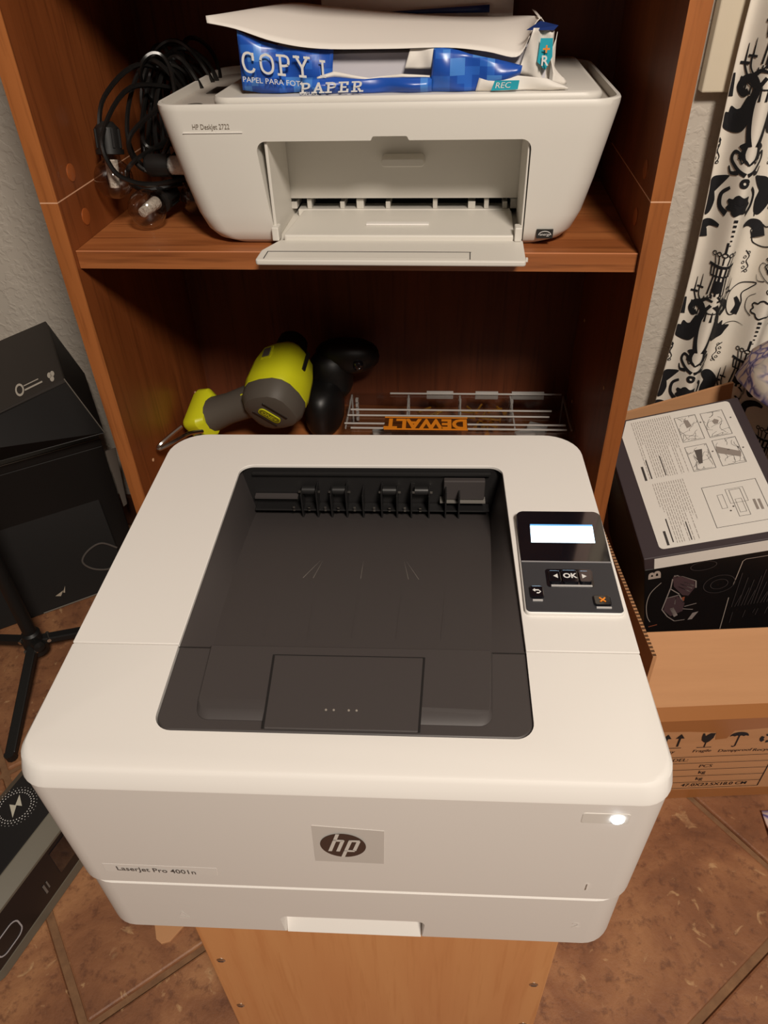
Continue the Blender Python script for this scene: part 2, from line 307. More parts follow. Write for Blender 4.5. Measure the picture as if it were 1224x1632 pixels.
# ================================================================== BOOKCASE
BW = 0.305; BT = 0.0184; ZS = 0.72; ZJ = 0.7697; BD = 0.2915
bk = thing('bookcase', 'tall cherry brown laminate bookcase with open shelves', 'bookcase', (0, 0, 0))
for s in (-1, 1):
    x0, x1 = (s*BW, s*(BW-BT)) if s < 0 else (BW-BT, BW)
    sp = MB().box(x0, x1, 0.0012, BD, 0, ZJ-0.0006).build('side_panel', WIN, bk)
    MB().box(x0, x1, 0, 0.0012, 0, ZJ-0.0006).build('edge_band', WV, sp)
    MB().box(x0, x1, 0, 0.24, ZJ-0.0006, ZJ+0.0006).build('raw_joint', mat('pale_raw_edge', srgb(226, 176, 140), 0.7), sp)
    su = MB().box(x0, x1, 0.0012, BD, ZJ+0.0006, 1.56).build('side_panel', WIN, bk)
    MB().box(x0, x1, 0, 0.0012, ZJ+0.0006, 1.56).build('edge_band', WV, su)
    xi = s*(BW-BT)
    for (y, z) in ((0.0435, 0.7876), (0.049, 0.7425)):
        M = Matrix.Translation((xi, y, z)) @ Matrix.Rotation(-s*math.pi/2, 4, 'Y')
        MB().lathe([(0.0085, -0.0003), (0.0085, 0.0006), (0.0065, 0.0009)], 20, M).build('screw_cover', mat('cherry_plug', srgb(160, 86, 40), 0.35), sp if z < ZJ else su, smooth=True)
    for (y, z) in ((0.2361, 0.4234), (0.0486, 0.4267), (0.0486, 0.55), (0.2361, 0.55)):
        if z > 0.5 and s < 0: continue
        M = Matrix.Translation((xi, y, z)) @ Matrix.Rotation(-s*math.pi/2, 4, 'Y')
        MB().lathe([(0.0024, -0.0003), (0.0024, 0.0008), (0.0015, 0.0012)], 10, M).build('peg_hole', mat('pale_peg', srgb(214, 170, 130), 0.6), sp, smooth=True)
for z in (0.07, 0.376, ZS, 1.028, 1.30, 1.56):
    sh = MB().box(-BW+BT+0.0005, BW-BT-0.0005, 0.0084, BD, z-0.0183, z).build('shelf', WH, bk)
    MB().box(-BW+BT+0.0005, BW-BT-0.0005, 0.0072, 0.0084, z-0.0183, z-0.0005).build('edge_band', WH, sh)
    MB().box(-BW+BT+0.0005, BW-BT-0.0005, 0.0070, 0.0084, z-0.0006, z+0.0001).build('edge_line', mat('worn_edge', srgb(214, 140, 96), 0.5), sh)
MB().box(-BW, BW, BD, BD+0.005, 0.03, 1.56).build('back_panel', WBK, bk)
MB().box(-BW+BT+0.0005, BW-BT-0.0005, 0.03, 0.045, 0, 0.0517).build('kick_board', WV, bk)

# ================================================================== WOODEN STAND
PA = 0.0461; PLX, PLY = 0.0465, -0.3181; PH = 0.2135; PTOP = 0.598
st = thing('wooden_stand', 'small birch plywood box standing under the laser printer', 'stand', (0.056, -0.315, 0), PA)
sz = PTOP - PH - 0.001
MB().box(-0.1535, 0.1535, -0.155, -0.140, 0, sz-0.0152).build('front_board', BIRCH, st, bevel=0.0012)
MB().box(-0.1535, 0.1535, 0.140, 0.155, 0, sz-0.0152).build('back_board', BIRCH, st, bevel=0.0012)
MB().box(-0.1535, -0.1385, -0.1398, 0.1398, 0, sz-0.0152).build('side_board', BIRCH, st, bevel=0.0012)
MB().box(0.1385, 0.1535, -0.1398, 0.1398, 0, sz-0.0152).build('side_board', BIRCH, st, bevel=0.0012)
MB().box(-0.1535, 0.1535, -0.155, 0.155, sz-0.015, sz).build('top_board', BIRCH, st, bevel=0.0012)
for (x, z) in ((-0.1425, 0.2434), (-0.1425, 0.1262), (0.1425, 0.2181), (0.1425, 0.11)):
    M = Matrix.Translation((x, -0.155, z)) @ Matrix.Rotation(math.pi/2, 4, 'X')
    sc = MB().lathe([(0.0042, -0.0002), (0.0042, 0.0004), (0.003, 0.0012), (0.0012, 0.0013)], 14, M).build('screw', STEEL, st, smooth=True)
    MB().box(-0.0025, 0.0025, -0.0004, 0.0004, 0.0012, 0.00145, M).build('slot', INK, sc)

# ================================================================== LASER PRINTER
lp = thing('laser_printer', 'large white laser printer with black output bin and lit control panel', 'printer', (PLX, PLY, PTOP-PH), PA)
T = PH
HW = 0.1905
def ushape(v0, v1, r_out, oi0, oi1, r_in, back):
    """U outline: outer rectangle with the open notch on one side"""
    if back: # notch opens to -v
        pts = [(-HW, v0), (-oi0, v0), (-oi1, 0.1278), (oi1, 0.1278), (oi0, v0), (HW, v0), (HW, v1), (-HW, v1)]
        rad = [0, 0, r_in, r_in, 0, 0, r_out, r_out]
    return rpoly(pts, rad, 8)
rear = ushape(-0.0833, 0.1785, 0.032, 0.1166, 0.1171, 0.012, True)
def rlow(): 
    pts = [(-HW, -0.0833), (-0.1190, -0.0833), (-0.1190, 0.1310), (0.1190, 0.1310), (0.1190, -0.0833), (HW, -0.0833), (HW, 0.1785), (-HW, 0.1785)]
    return rpoly(pts, [0, 0, 0.0005, 0.0005, 0, 0, 0.032, 0.032], 8)
rlo = rlow()
rb = MB(); rb.loft([[(x, y, 0.0) for x, y in rlo], [(x, y, T-0.0032) for x, y in rlo], [(x, y, T-0.0030) for x, y in rear], [(x, y, T) for x, y in rear]])
rearo = rb.build('rear_housing', WHITE, lp, smooth=True, bevel=0.0016, seg=3, ang=30)
# front cover: top with the notch, sloped brow, front face
def fring(vf, hw, r, z):
    h0 = min(hw, HW); pts = [(-h0, -0.0847), (-hw, vf), (hw, vf), (h0, -0.0847), (0.1166, -0.0847), (0.1152, -0.1508), (-0.1152, -0.1508), (-0.1166, -0.0847)]
    return [(x, y, z) for x, y in rpoly(pts, [0, r, r, 0, 0, 0.012, 0.012, 0], 8)]
fc = MB(); fc.loft([fring(-0.1815, HW+0.0005, 0.020, 0.0795), fring(-0.1822, HW+0.0020, 0.020, T-0.0140), fring(-0.1824, HW+0.0024, 0.020, T-0.0138), fring(-0.1832, HW+0.0032, 0.021, T-0.0126), fring(-0.1828, HW+0.0032, 0.021, T-0.0112),
                    fring(-0.1790, HW+0.0022, 0.021, T-0.0030), fring(-0.1778, HW+0.0010, 0.021, T-0.0014), fring(-0.1768, HW-0.0004, 0.021, T-0.0004), fring(-0.1755, HW-0.0018, 0.021, T)])
front = fc.build('front_cover', WHITE, lp, smooth=True, ang=22)
# paper tray
tr = rpoly([(-HW+0.0005, -0.06), (-HW+0.0005, -0.1815), (HW-0.0005, -0.1815), (HW-0.0005, -0.06)], [0, 0.024, 0.024, 0], 8)
def tri(d, z, dz=0.0): return [(x*(1-d/HW), y + (d if y < -0.1 else 0), z) for x, y in tr]
tm = MB(); tm.loft([tri(0.006, 0.0), tri(0.002, 0.0022), tri(0.0, 0.007), tri(0.0, 0.0760), tri(0.0014, 0.0775)])
tray = tm.build('paper_tray', WHITE, lp, smooth=True, ang=22)
hp = rpoly([(-0.0545, 0.0315), (-0.0515, -0.004), (0.0495, -0.004), (0.0525, 0.0315)], [0.006, 0.002, 0.002, 0.006], 6)
cb = MB(); cb.loft([[(x, -0.19, z) for x, z in hp], [(x*0.96, -0.150, z*0.9 + 0.006) for x, z in hp]])
cut(tray, cb)
hq = [(x*0.985, max(z, 0.0022)) for x, z in hp]; hm = MB(); hm.loft([[(x, -0.1800 + (0.0 if z < 0.012 else 0.020), z) for x, z in hq], [(x, -0.1780 + (0.0 if z < 0.012 else 0.020), z) for x, z in hq]])
hm.build('tray_handle', WHITE, tray, smooth=True)
# output bin
def bw(v):   # floor height below the top
    t = (v + 0.083) / (0.125 + 0.083); return -0.004 - 0.050 * (0.45*t + 0.55*t*t)
def bu(v): t = (v + 0.083) / 0.208; return 0.0945 + 0.0155 * t
bm_ = MB()
bm_.grid(lambda a, b: ((2*a-1)*bu(-0.083 + 0.208*b), -0.083 + 0.2125*b, T + bw(-0.083 + 0.208*b)), 8, 14)
for s in (-1, 1):
    bm_.grid(lambda a, b: (s*(bu(-0.083+0.208*b)*(1-a) + 0.1186*a), -0.083+0.208*b + 0.0045*b, T + bw(-0.083+0.208*b)*(1-a) - 0.0034*a), 3, 14)
binf = bm_.build('output_bin', BLK, lp, smooth=True, ang=30)
MB().box(-0.1188, 0.1188, 0.1280, 0.1305, T-0.056, T-0.0034).build('bin_back_wall', DARKSLOT, lp)
for k in range(-2, 3):   # stiffening creases of the bin floor
    u0 = k*0.034
    cre = MB().grid(lambda a, b: (u0*(0.9+0.2*b) + (a-0.5)*0.0012, -0.07+0.185*b, T + bw(-0.07+0.185*b) + 0.0004), 1, 12)
    cre.build('bin_rib', BLK, binf)
for u0, a0 in ((-0.045, 0.5), (-0.037, 0.2), (0.045, -0.5), (0.037, -0.2), (0.0, 0.0)):
    pts = [(u0 + a0*0.02*t, 0.0 + 0.026*t) for t in (0, 0.5, 1)]
    MB().tube([(u, v, T + bw(v) + 0.0002) for u, v in pts], 0.0004, 5).build('scuff', mat('grey_scuff', srgb(110, 104, 98), 0.7), binf)
# exit rollers and guides along the back wall
ex = MB().box(-0.1075, 0.1075, 0.1235, 0.1272, T-0.0085, T-0.0065).build('exit_bar', BLK2, lp)
MB().box(-0.108, 0.108, 0.116, 0.1272, T-0.0435, T-0.042).build('exit_ledge', BLK2, lp, bevel=0.0004)
MB().box(-0.108, -0.068, 0.121, 0.1272, T-0.0335, T-0.0315).build('guide_bar', BLK, lp)
MB().box(0.063, 0.104, 0.119, 0.1272, T-0.0355, T-0.034).build('guide_bar', mat('grey_metal_edge', srgb(120, 116, 110), 0.3), lp)
gb = MB().box(0.066, 0.103, 0.121, 0.1272, T-0.033, T-0.012).build('guide_plate', BLK, lp, bevel=0.001)
for k, u in enumerate((-0.063, -0.049, -0.036, -0.022, -0.007, 0.010, 0.024, 0.037, 0.053, 0.068, 0.08)):
    MB().box(u-0.0007, u+0.0007, 0.112, 0.1272, T-0.052, T-(0.018 if k % 2 else 0.022)).build('guide_rib', BLK2, lp, bevel=0.0003)
for u in (-0.057, -0.029, 0.017, 0.046):
    M = Matrix.Translation((u, 0.1225, T-0.024)) @ Matrix.Rotation(math.pi/2, 4, 'Y')
    MB().lathe([(0.0, -0.006), (0.0042, -0.006), (0.0042, 0.006), (0.0, 0.006)], 14, M).build('exit_roller', BLK2, lp, smooth=True)
    MB().box(u-0.010, u+0.010, 0.1215, 0.1235, T-0.0265, T-0.0255).build('roller_axle', STEEL, lp)
for u in (-0.071, -0.057, -0.042, -0.03, -0.015, 0.003, 0.017, 0.031, 0.045):
    for q in range(2):
        MB().box(u-0.001, u+0.001, 0.1135, 0.1145, T-0.0415+0.003*q, T-0.040+0.003*q).build('guide_tooth', STEEL, lp)
# black front half of the bin top
bf = rpoly([(-0.1160, -0.0850), (-0.1146, -0.1500), (0.1146, -0.1500), (0.1160, -0.0850)], [0, 0.0115, 0.0115, 0], 8)
bfo = MB().prism(bf, T-0.012, T-0.0008).build('bin_front', BLK, lp, smooth=True, bevel=0.0012)
def ins(d): return rpoly([(-0.0945+d*.2, -0.0852), (-0.0910-d*0.2+d*.2, -0.1425+d), (0.0910-d*.2+d*.0, -0.1425+d), (0.0945-d*.2, -0.0852)], [0, 0.009, 0.009, 0], 6)
stp = MB(); stp.loft([[(x, y, T-0.0008) for x, y in ins(0)], [(x, y, T+0.0022) for x, y in ins(0.006)]]); stp.build('bin_step', BLK, lp, smooth=True, bevel=0.0006)
MB().prism(rpoly([(-0.0490, -0.0935), (-0.0465, -0.1492), (0.0465, -0.1492), (0.0490, -0.0935)], 0.001, 2), T+0.0010, T+0.0026).build('bin_flap', BLK, lp, bevel=0.0005)
gr = MB()
for s in (-1, 1): gr.add([(s*0.0502, -0.0930, T+0.00275), (s*0.0488, -0.0930, T+0.00275), (s*0.0460, -0.1500, T+0.00275), (s*0.0474, -0.1500, T+0.00275)], [(0,1,2,3)])
gr.box(-0.0492, 0.0492, -0.0931, -0.0925, T+0.0020, T+0.00235); gr.build('flap_gap', DARKSLOT, lp)
for u in (-0.0103, -0.0055, 0.0037, 0.0085):
    MB().lathe([(0.0008, 0), (0.0006, 0.0004)], 8, Matrix.Translation((u, -0.1353, T+0.0026))).build('raised_dot', mat('grey_dot', srgb(150, 142, 132), 0.5), lp)
MB().box(-0.1163, 0.1163, -0.0849, -0.0836, T-0.009, T-0.0022).build('bin_seam', DARKSLOT, lp)
# control panel
cpo = rpoly([(0.1190, -0.0520), (0.1872, -0.0520), (0.1900, 0.0568), (0.1216, 0.0568)], [0.004, 0.004, 0.007, 0.007], 6)
cp = MB().prism(cpo, T-0.001, T+0.0030).build('control_panel', WHITE, lp, smooth=True, bevel=0.001)
def cpt(f): return rpoly([(0.1200, -0.0512), (0.1865, -0.0512), (0.1885, 0.0560), (0.1222, 0.0560)], [0.003, 0.003, 0.006, 0.006], 6)
top_p = rpoly([(0.1212, -0.0005), (0.1874, -0.0005), (0.1885, 0.0560), (0.1222, 0.0560)], [0, 0, 0.006, 0.006], 6)
low_p = rpoly([(0.1200, -0.0512), (0.1865, -0.0512), (0.1874, -0.0010), (0.1212, -0.0010)], [0.003, 0.003, 0, 0], 6)
scr = MB(); scr.loft([[(x, y, T+0.003) for x, y in top_p], [(x, y, T+0.0036 + 0.0030*max(0, min(1, (y+0.0005)/0.0565))) for x, y in top_p]]); scr = scr.build('screen_glass', BLKG, cp, bevel=0.0005)
MB().prism(low_p, T+0.003, T+0.0038).build('button_plate', PANELM, cp, bevel=0.0004)
MB().add([(0.1318, 0.0388, T+0.0058), (0.1800, 0.0388, T+0.0058), (0.1801, 0.0404, T+0.0059), (0.1319, 0.0404, T+0.0059)], [(0,1,2,3)]).build('backlight_edge', mat('blue_backlight', (0.1, 0.3, 0.6, 1), 0.3, emit=(0.12, 0.38, 0.8, 1), es=0.9), cp)
MB().add([(0.1308, 0.0200, T+0.0048), (0.1790, 0.0200, T+0.0048), (0.1800, 0.0386, T+0.0058), (0.1318, 0.0386, T+0.0058)], [(0,1,2,3)]).build('display', LCD, cp)
MB().box(0.1212, 0.1874, -0.0012, -0.0004, T+0.0036, T+0.0044).build('plate_edge', mat('grey_bezel', srgb(150, 148, 150), 0.35), cp)
MB().prism(rpoly([(0.137, -0.0275), (0.1705, -0.0275), (0.1715, -0.0088), (0.1375, -0.0088)], 0.0025, 4), T+0.0036, T+0.0041).build('key_well', BLKG, cp)
def key(x0, x1, y0, y1, nm='key'):
    k = MB().prism(rrect(x0, x1, y0, y1, 0.0018, 4), T+0.0038, T+0.0058).build(nm, BLKG, cp, bevel=0.0006); return k
k1 = key(0.1392, 0.1478, -0.0238, -0.0118); k2 = key(0.1484, 0.1600, -0.0240, -0.0112); k3 = key(0.1606, 0.1692, -0.0238, -0.0118); k4 = key(0.1240, 0.1335, -0.0395, -0.0280); k5 = key(0.1672, 0.1790, -0.0460, -0.0365)
for s_ in ((0.1400, 0.1690, -0.0262), (0.1252, 0.1322, -0.0410), (0.1682, 0.1785, -0.0472)):
    MB().box(s_[0], s_[1], s_[2]-0.0006, s_[2]+0.0006, T+0.0038, T+0.0047).build('key_edge', mat('silver_edge', srgb(190, 188, 186), 0.25), cp)
zt = T + 0.0059
MB().add([(0.1422, -0.0178, zt), (0.1455, -0.0155, zt), (0.1455, -0.0201, zt)], [(0,1,2)]).build('arrow_mark', LIGHTINK, k1)
MB().add([(0.1662, -0.0178, zt), (0.1629, -0.0155, zt), (0.1629, -0.0201, zt)], [(0,1,2)]).build('arrow_mark', LIGHTINK, k3)
put_text(MB(), 'OK', 0.0066, lambda x, y: (0.1542 + x, -0.0176 + y, zt), bold=0.00022, align='CENTER').build('ok_mark', LIGHTINK, k2)
bkm = MB(); bkm.tube([(0.1266, -0.0325, zt), (0.1300, -0.0325, zt), (0.1312, -0.0340, zt), (0.1300, -0.0354, zt), (0.1284, -0.0354, zt)], 0.0005, 5); bkm.add([(0.1258, -0.0325, zt), (0.1276, -0.0308, zt), (0.1276, -0.0342, zt)], [(0,1,2)]); bkm.build('back_mark', LIGHTINK, k4)
xm = MB()
for s in (-1, 1): xm.tube([(0.1731-0.0019, -0.0412-s*0.0019, zt), (0.1731+0.0019, -0.0412+s*0.0019, zt)], 0.0007, 5)
xm.build('cancel_mark', ORANGE, k5)
# front face marks
VF = -0.1823
def fp(u, w, d=0.0): return (u, -0.1815 - 0.0007*max(0.0, min(1.0, (T + w - 0.0795)/(T - 0.014 - 0.0795))) - d, T + w)
pl = MB().loft([[fp(x, z, -0.001) for x, z in [(-0.0195, -0.0935), (0.0248, -0.0945), (0.0262, -0.0522), (-0.0180, -0.0482)]], [fp(x, z, 0.0002) for x, z in [(-0.0195, -0.0935), (0.0248, -0.0945), (0.0262, -0.0522), (-0.0180, -0.0482)]]])
plate = pl.build('logo_plate', mat('logo_film', (0.62, 0.59, 0.55, 1), 0.35), lp)
ell = [(0.0000 + 0.0143*math.cos(q), -0.0708 + 0.0148*math.sin(q)) for q in [2*math.pi*k/40 for k in range(40)]]
MB().add([fp(x, z, 0.0008) for x, z in ell], [tuple(range(40))]).build('logo_disc', mat('logo_dark', srgb(66, 50, 44), 0.4), plate)
hpm = MB()
def par(x0, z0, x1, z1, w): hpm.add([fp(x0, z0, 0.001), fp(x0+w, z0, 0.001), fp(x1+w, z1, 0.001), fp(x1, z1, 0.001)], [(0,1,2,3)])
sl = 0.28   # slope of the strokes
def zz(x, z): return x + sl*(z + 0.0708)
def stroke(x, za, zb, w=0.0023): par(zz(x, za), za, zz(x, zb), zb, w)
stroke(-0.0078, -0.0782, -0.0563); stroke(-0.0028, -0.0782, -0.0640)
par(zz(-0.0078, -0.0655), -0.0655, zz(-0.0078, -0.0632), -0.0632, 0.0066)
stroke(0.0020, -0.0855, -0.0632); stroke(0.0072, -0.0768, -0.0645)
par(zz(0.0020, -0.0655), -0.0655, zz(0.0020, -0.0632), -0.0632, 0.0068); par(zz(0.0020, -0.0782), -0.0782, zz(0.0020, -0.0760), -0.0760, 0.0068)
hpm.build('logo_letters', mat('logo_film_light', (0.68, 0.65, 0.60, 1), 0.4), plate)
npl = MB().loft([[fp(x, z, -0.002) for x, z in [(-0.1655, -0.1195), (-0.0880, -0.1205), (-0.0870, -0.1095), (-0.1650, -0.1085)]], [fp(x, z, 0.0001) for x, z in [(-0.1655, -0.1195), (-0.0880, -0.1205), (-0.0870, -0.1095), (-0.1650, -0.1085)]]]).build('name_plate', WHITE, lp, bevel=0.0003)
put_text(MB(), 'LaserJet Pro 4001n', 0.0078, lambda x, y: fp(-0.1565 + x*0.90, -0.1142 - 0.035*x + y, 0.0006), bold=0.00008).build('name_print', GREYINK, npl)
pbz = rrect(0.1408, 0.1682, -0.0346, -0.0234, 0.002, 4)
pb = MB().loft([[fp(x, z, -0.002) for x, z in pbz], [fp(x, z, 0.0003) for x, z in pbz]]).build('power_button', WHITE2, lp, bevel=0.0005)
MB().loft([[fp(0.1612 + 0.0036*math.cos(q), -0.0290 + 0.0040*math.sin(q), d) for q in [2*math.pi*k/16 for k in range(16)]] for d in (0.0008, 0.0014)]).build('power_light', LED, pb)
EMB = mat('embossed_white', (0.86, 0.83, 0.79, 1), 0.3)
put_text(MB(), '2', 0.013, lambda x, y: (0.1577 + x, -0.1818, T - 0.1763 + y*0.8), align='CENTER').build('tray_number', EMB, tray)
put_text(MB(), '1', 0.012, lambda x, y: (0.1567 + x, VF - 0.0004, T - 0.116 + y), align='CENTER').build('slot_number', EMB, lp)
ps = MB(); ps.add([(-0.1285, -0.1819, T-0.1880), (-0.1215, -0.1819, T-0.1880), (-0.1215, -0.1819, T-0.1905), (-0.1285, -0.1819, T-0.1905)], [(0,1,2,3)]); ps.add([(-0.1280, -0.1819, T-0.1868), (-0.1225, -0.1819, T-0.1868), (-0.1252, -0.1819, T-0.1790)], [(0,1,2)])
ps.build('paper_mark', EMB, tray)

# ================================================================== INKJET PRINTER
DX, DY0, DZ = 0.0362, 0.024, ZS
dj = thing('inkjet_printer', 'off-white all-in-one inkjet printer on the upper shelf with its tray open', 'printer', (DX, DY0, DZ))
prof = [(0.0, 0.150, 0.020), (0.0015, 0.164, 0.010), (0.006, 0.176, 0.0055), (0.014, 0.184, 0.0035), (0.030, 0.191, 0.0022), (0.060, 0.1985, 0.001), (0.095, 0.206, 0.0003), (0.124, 0.2120, 0.0), (0.1285, 0.2124, 0.0005), (0.130, 0.2115, 0.0015)]
DJD = 0.258
def djring(hw, yf, z, r):
    hw *= 1.026; return [(x, y, z) for x, y in rrect(-hw, hw, yf, DJD - (0.0 if z > 0.02 else yf*0.5), r, 8)]
db = MB(); db.loft([djring(hw, yf, z, 0.026) for z, hw, yf in prof])
djb = db.build('body', DJW, dj, smooth=True, ang=40)
c = MB()   # recessed top
c.prism(rrect(-0.2138, 0.2138, 0.004, DJD-0.004, 0.023, 8), 0.1215, 0.15)
cut(djb, c)
c = MB()   # output opening
op = rpoly([(-0.1125, 0.004), (0.140, 0.004), (0.1398, 0.0985), (0.026, 0.0985), (0.024, 0.1025), (-0.008, 0.1025), (-0.010, 0.0985), (-0.1215, 0.0985)], [0.0, 0.0, 0.009, 0.001, 0.002, 0.002, 0.001, 0.009], 5)
c.loft([[(x, -0.03, z) for x, z in op], [(x*0.985, 0.150, min(z, 0.100)) for x, z in op]])
cut(djb, c)
MB().prism(rrect(-0.2132, 0.2132, 0.0045, DJD-0.0045, 0.0225, 8), 0.1200, 0.1222).build('top_deck', DJG, dj)
# lid
ldp = rrect(-0.1625, 0.2010, 0.010, 0.252, 0.018, 8)
ldm = MB(); ldm.loft([[(x*0.985, 0.131+(y-0.131)*0.985, 0.1235) for x, y in ldp], [(x, y, 0.1275) for x, y in ldp], [(x, y, 0.1315) for x, y in ldp], [(x*0.992, 0.131+(y-0.131)*0.988, 0.1338) for x, y in ldp]])
lid = ldm.build('scanner_lid', DJW, dj, smooth=True, ang=50)
MB().prism(rrect(-0.158, 0.196, 0.0085, 0.25, 0.016, 6), 0.1222, 0.1235).build('lid_gap', DARKSLOT, lid)
rg = MB(); 
rg.loft([[(-0.190+r*math.cos(q), 0.046+r*1.1*math.sin(q), z) for q in [2*math.pi*k/20 for k in range(20)]] for r, z in ((0.0085, 0.1222), (0.0085, 0.1228), (0.0066, 0.1228), (0.0066, 0.1222))], False, False); rg.build('button_ring', mat('dark_ring', srgb(60, 54, 50), 0.4), dj)
MB().prism(rrect(-0.1975, -0.180, 0.112, 0.155, 0.001, 2), 0.1222, 0.1226).build('icon_display', mat('dim_display', srgb(62, 54, 48), 0.3), dj)
# cavity parts
MB().box(-0.1165, 0.1385, 0.085, 0.088, 0.024, 0.0985).build('cartridge_door', DJW, dj)
dr = MB(); dr.loft([[(x, 0.0848, z) for x, z in rrect(-0.0080, 0.0370, 0.0575, 0.069, 0.004, 4)], [(x*0.96, 0.0735, z) for x, z in rrect(-0.0090, 0.0380, 0.0580, 0.0660, 0.003, 4)]]); dr.build('door_grip', DJW, dj, smooth=True, bevel=0.001)
MB().box(-0.1175, 0.1390, 0.120, 0.1235, 0.006, 0.026).build('roller_slot', DARKSLOT, dj)
MB().box(-0.1135, -0.1105, 0.004, 0.084, 0.006, 0.0975).build('opening_cheek', DJW, dj, bevel=0.0008)
MB().box(0.1365, 0.1385, 0.004, 0.084, 0.006, 0.0975).build('opening_cheek', DJW, dj, bevel=0.0008)
MB().box(-0.105, 0.130, 0.088, 0.112, 0.004, 0.0115).build('paper_ramp', DJW, dj, bevel=0.001)
for k, u in enumerate((-0.110, -0.092, -0.055, -0.035, -0.004, 0.048, 0.088, 0.104, 0.124, 0.134)):
    w_ = 0.005 if k % 3 else 0.008
    MB().box(u-w_/2, u+w_/2, 0.090, 0.118, 0.0115, 0.0190 + 0.003*(k % 2)).build('paper_guide', DJW, dj, bevel=0.0006)
# plateau and open tray
MB().loft([[(x, y, 0.0035) for x, y in rpoly([(-0.104, 0.0), (0.131, 0.0), (0.131, 0.086), (-0.098, 0.086)], 0.003, 3)], [(x, y, 0.0115) for x, y in rpoly([(-0.104, 0.0), (0.131, 0.0), (0.131, 0.086), (-0.098, 0.086)], 0.003, 3)]]).build('inner_tray', DJW, dj, bevel=0.0015)
MB().box(-0.022, 0.044, 0.030, 0.038, 0.0115, 0.0135).build('tray_grip', EMB, dj, bevel=0.0008)
otp = rpoly([(-0.1205, -0.058), (0.1395, -0.058), (0.1395, 0.001), (-0.108, 0.001), (-0.1205, -0.030)], [0.003, 0.003, 0.002, 0.002, 0.008], 4)
ot = MB(); ot.prism(otp, 0.0012, 0.0065); tro = ot.build('output_tray', DJW, dj, bevel=0.0014)
MB().prism(rrect(-0.1115, 0.085, -0.0540, -0.0350, 0.004, 4), 0.0050, 0.0067).build('tray_extension', DJW, tro, bevel=0.0008)
g2 = MB(); g2.box(-0.1125, 0.088, -0.0348, -0.0342, 0.0060, 0.0069); g2.box(-0.1130, -0.1122, -0.054, -0.0342, 0.006, 0.0069); g2.box(0.0866, 0.0874, -0.054, -0.0342, 0.006, 0.0069); g2.build('extension_gap', DARKSLOT, tro)
for u in (-0.111, 0.134): MB().box(u-0.0035, u+0.0035, -0.004, 0.010, 0.0066, 0.020).build('hinge_arm', DJW, tro, bevel=0.001)
MB().box(0.1396, 0.1415, -0.050, -0.046, 0.003, 0.006).build('tray_latch', DJW, tro)
# labels
def dfp(x, z): return (x, 0.0003 + (0.130 - z)*0.012 - 0.0009, z)
put_text(MB(), 'HP DeskJet 2722', 0.0064, lambda x, y: dfp(-0.1800 + x*0.82, 0.1115 + y), space=1.0).build('name_print', mat('taupe_ink', srgb(120, 108, 94), 0.6), dj)
MB().box(-0.190, -0.132, -0.0008, 0.003, 0.1062, 0.1068).build('name_underline', EMB, dj)
est = MB().add([(0.1525, -0.0002, 0.0087), (0.1680, -0.0002, 0.0087), (0.1680, -0.0008, 0.0168), (0.1525, -0.0008, 0.0168)], [(0,1,2,3)])
est = MB().box(0.1522, 0.1682, 0.0010, 0.006, 0.0085, 0.0170).build('energy_label', mat('label_black', srgb(40, 38, 36), 0.35), dj)
em = MB(); em.tube([(0.1602 + 0.006*math.cos(q), 0.0008, 0.0118 + 0.0036*math.sin(q)) for q in [math.pi*k/10 for k in range(11)]], 0.00035, 5)
put_text(em, 'energy', 0.0038, lambda x, y: (0.1602 + x, 0.0008, 0.0124 + y), align='CENTER', shear=0.3); em.build('energy_print', LIGHTINK, est)
# rear paper support with a sheet standing in it
rs = MB(); rs.loft([[(x, 0.2585, z) for x, z in rrect(-0.092, 0.125, 0.118, 0.235, 0.006, 4)], [(x, 0.2625, z) for x, z in rrect(-0.092, 0.125, 0.118, 0.235, 0.006, 4)]]); rs.build('rear_paper_support', DJW, dj, bevel=0.0008)

# ================================================================== REAM OF PAPER (torn open, on the lid)
RZ = ZS + 0.1340
rm = thing('paper_ream', 'torn open ream of copy paper in blue wrapper lying on the inkjet printer', 'paper ream', (0.045, 0.15, RZ))
def W2(x, y, z): return (x - 0.045, y - 0.15, z - RZ)
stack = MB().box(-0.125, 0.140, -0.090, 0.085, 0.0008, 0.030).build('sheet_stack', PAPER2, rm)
def panel(outline, y0, bulge, nseg=10):
    """wrapper piece: outline in x,z on the ream's front, filled as strips that bulge a little"""
    top, bot = outline; m = MB()
    def fn(a, b):
        i = a*(len(top)-1); k = min(int(i), len(top)-2); t = i-k
        xt = top[k][0]*(1-t)+top[k+1][0]*t; zt_ = top[k][1]*(1-t)+top[k+1][1]*t; xb = bot[k][0]*(1-t)+bot[k+1][0]*t; zb = bot[k][1]*(1-t)+bot[k+1][1]*t
        x = xb*(1-b)+xt*b; z = zb*(1-b)+zt_*b
        return W2(x, y0 - bulge*math.sin(b*math.pi)*(0.6+0.4*math.sin(a*9)) + 0.0015*math.sin(x*150+z*90), z)
    m.grid(fn, (len(top)-1)*6, 8); return m
def wy(x, z, y0, bulge): return y0 - 0.0015
FY = 0.052
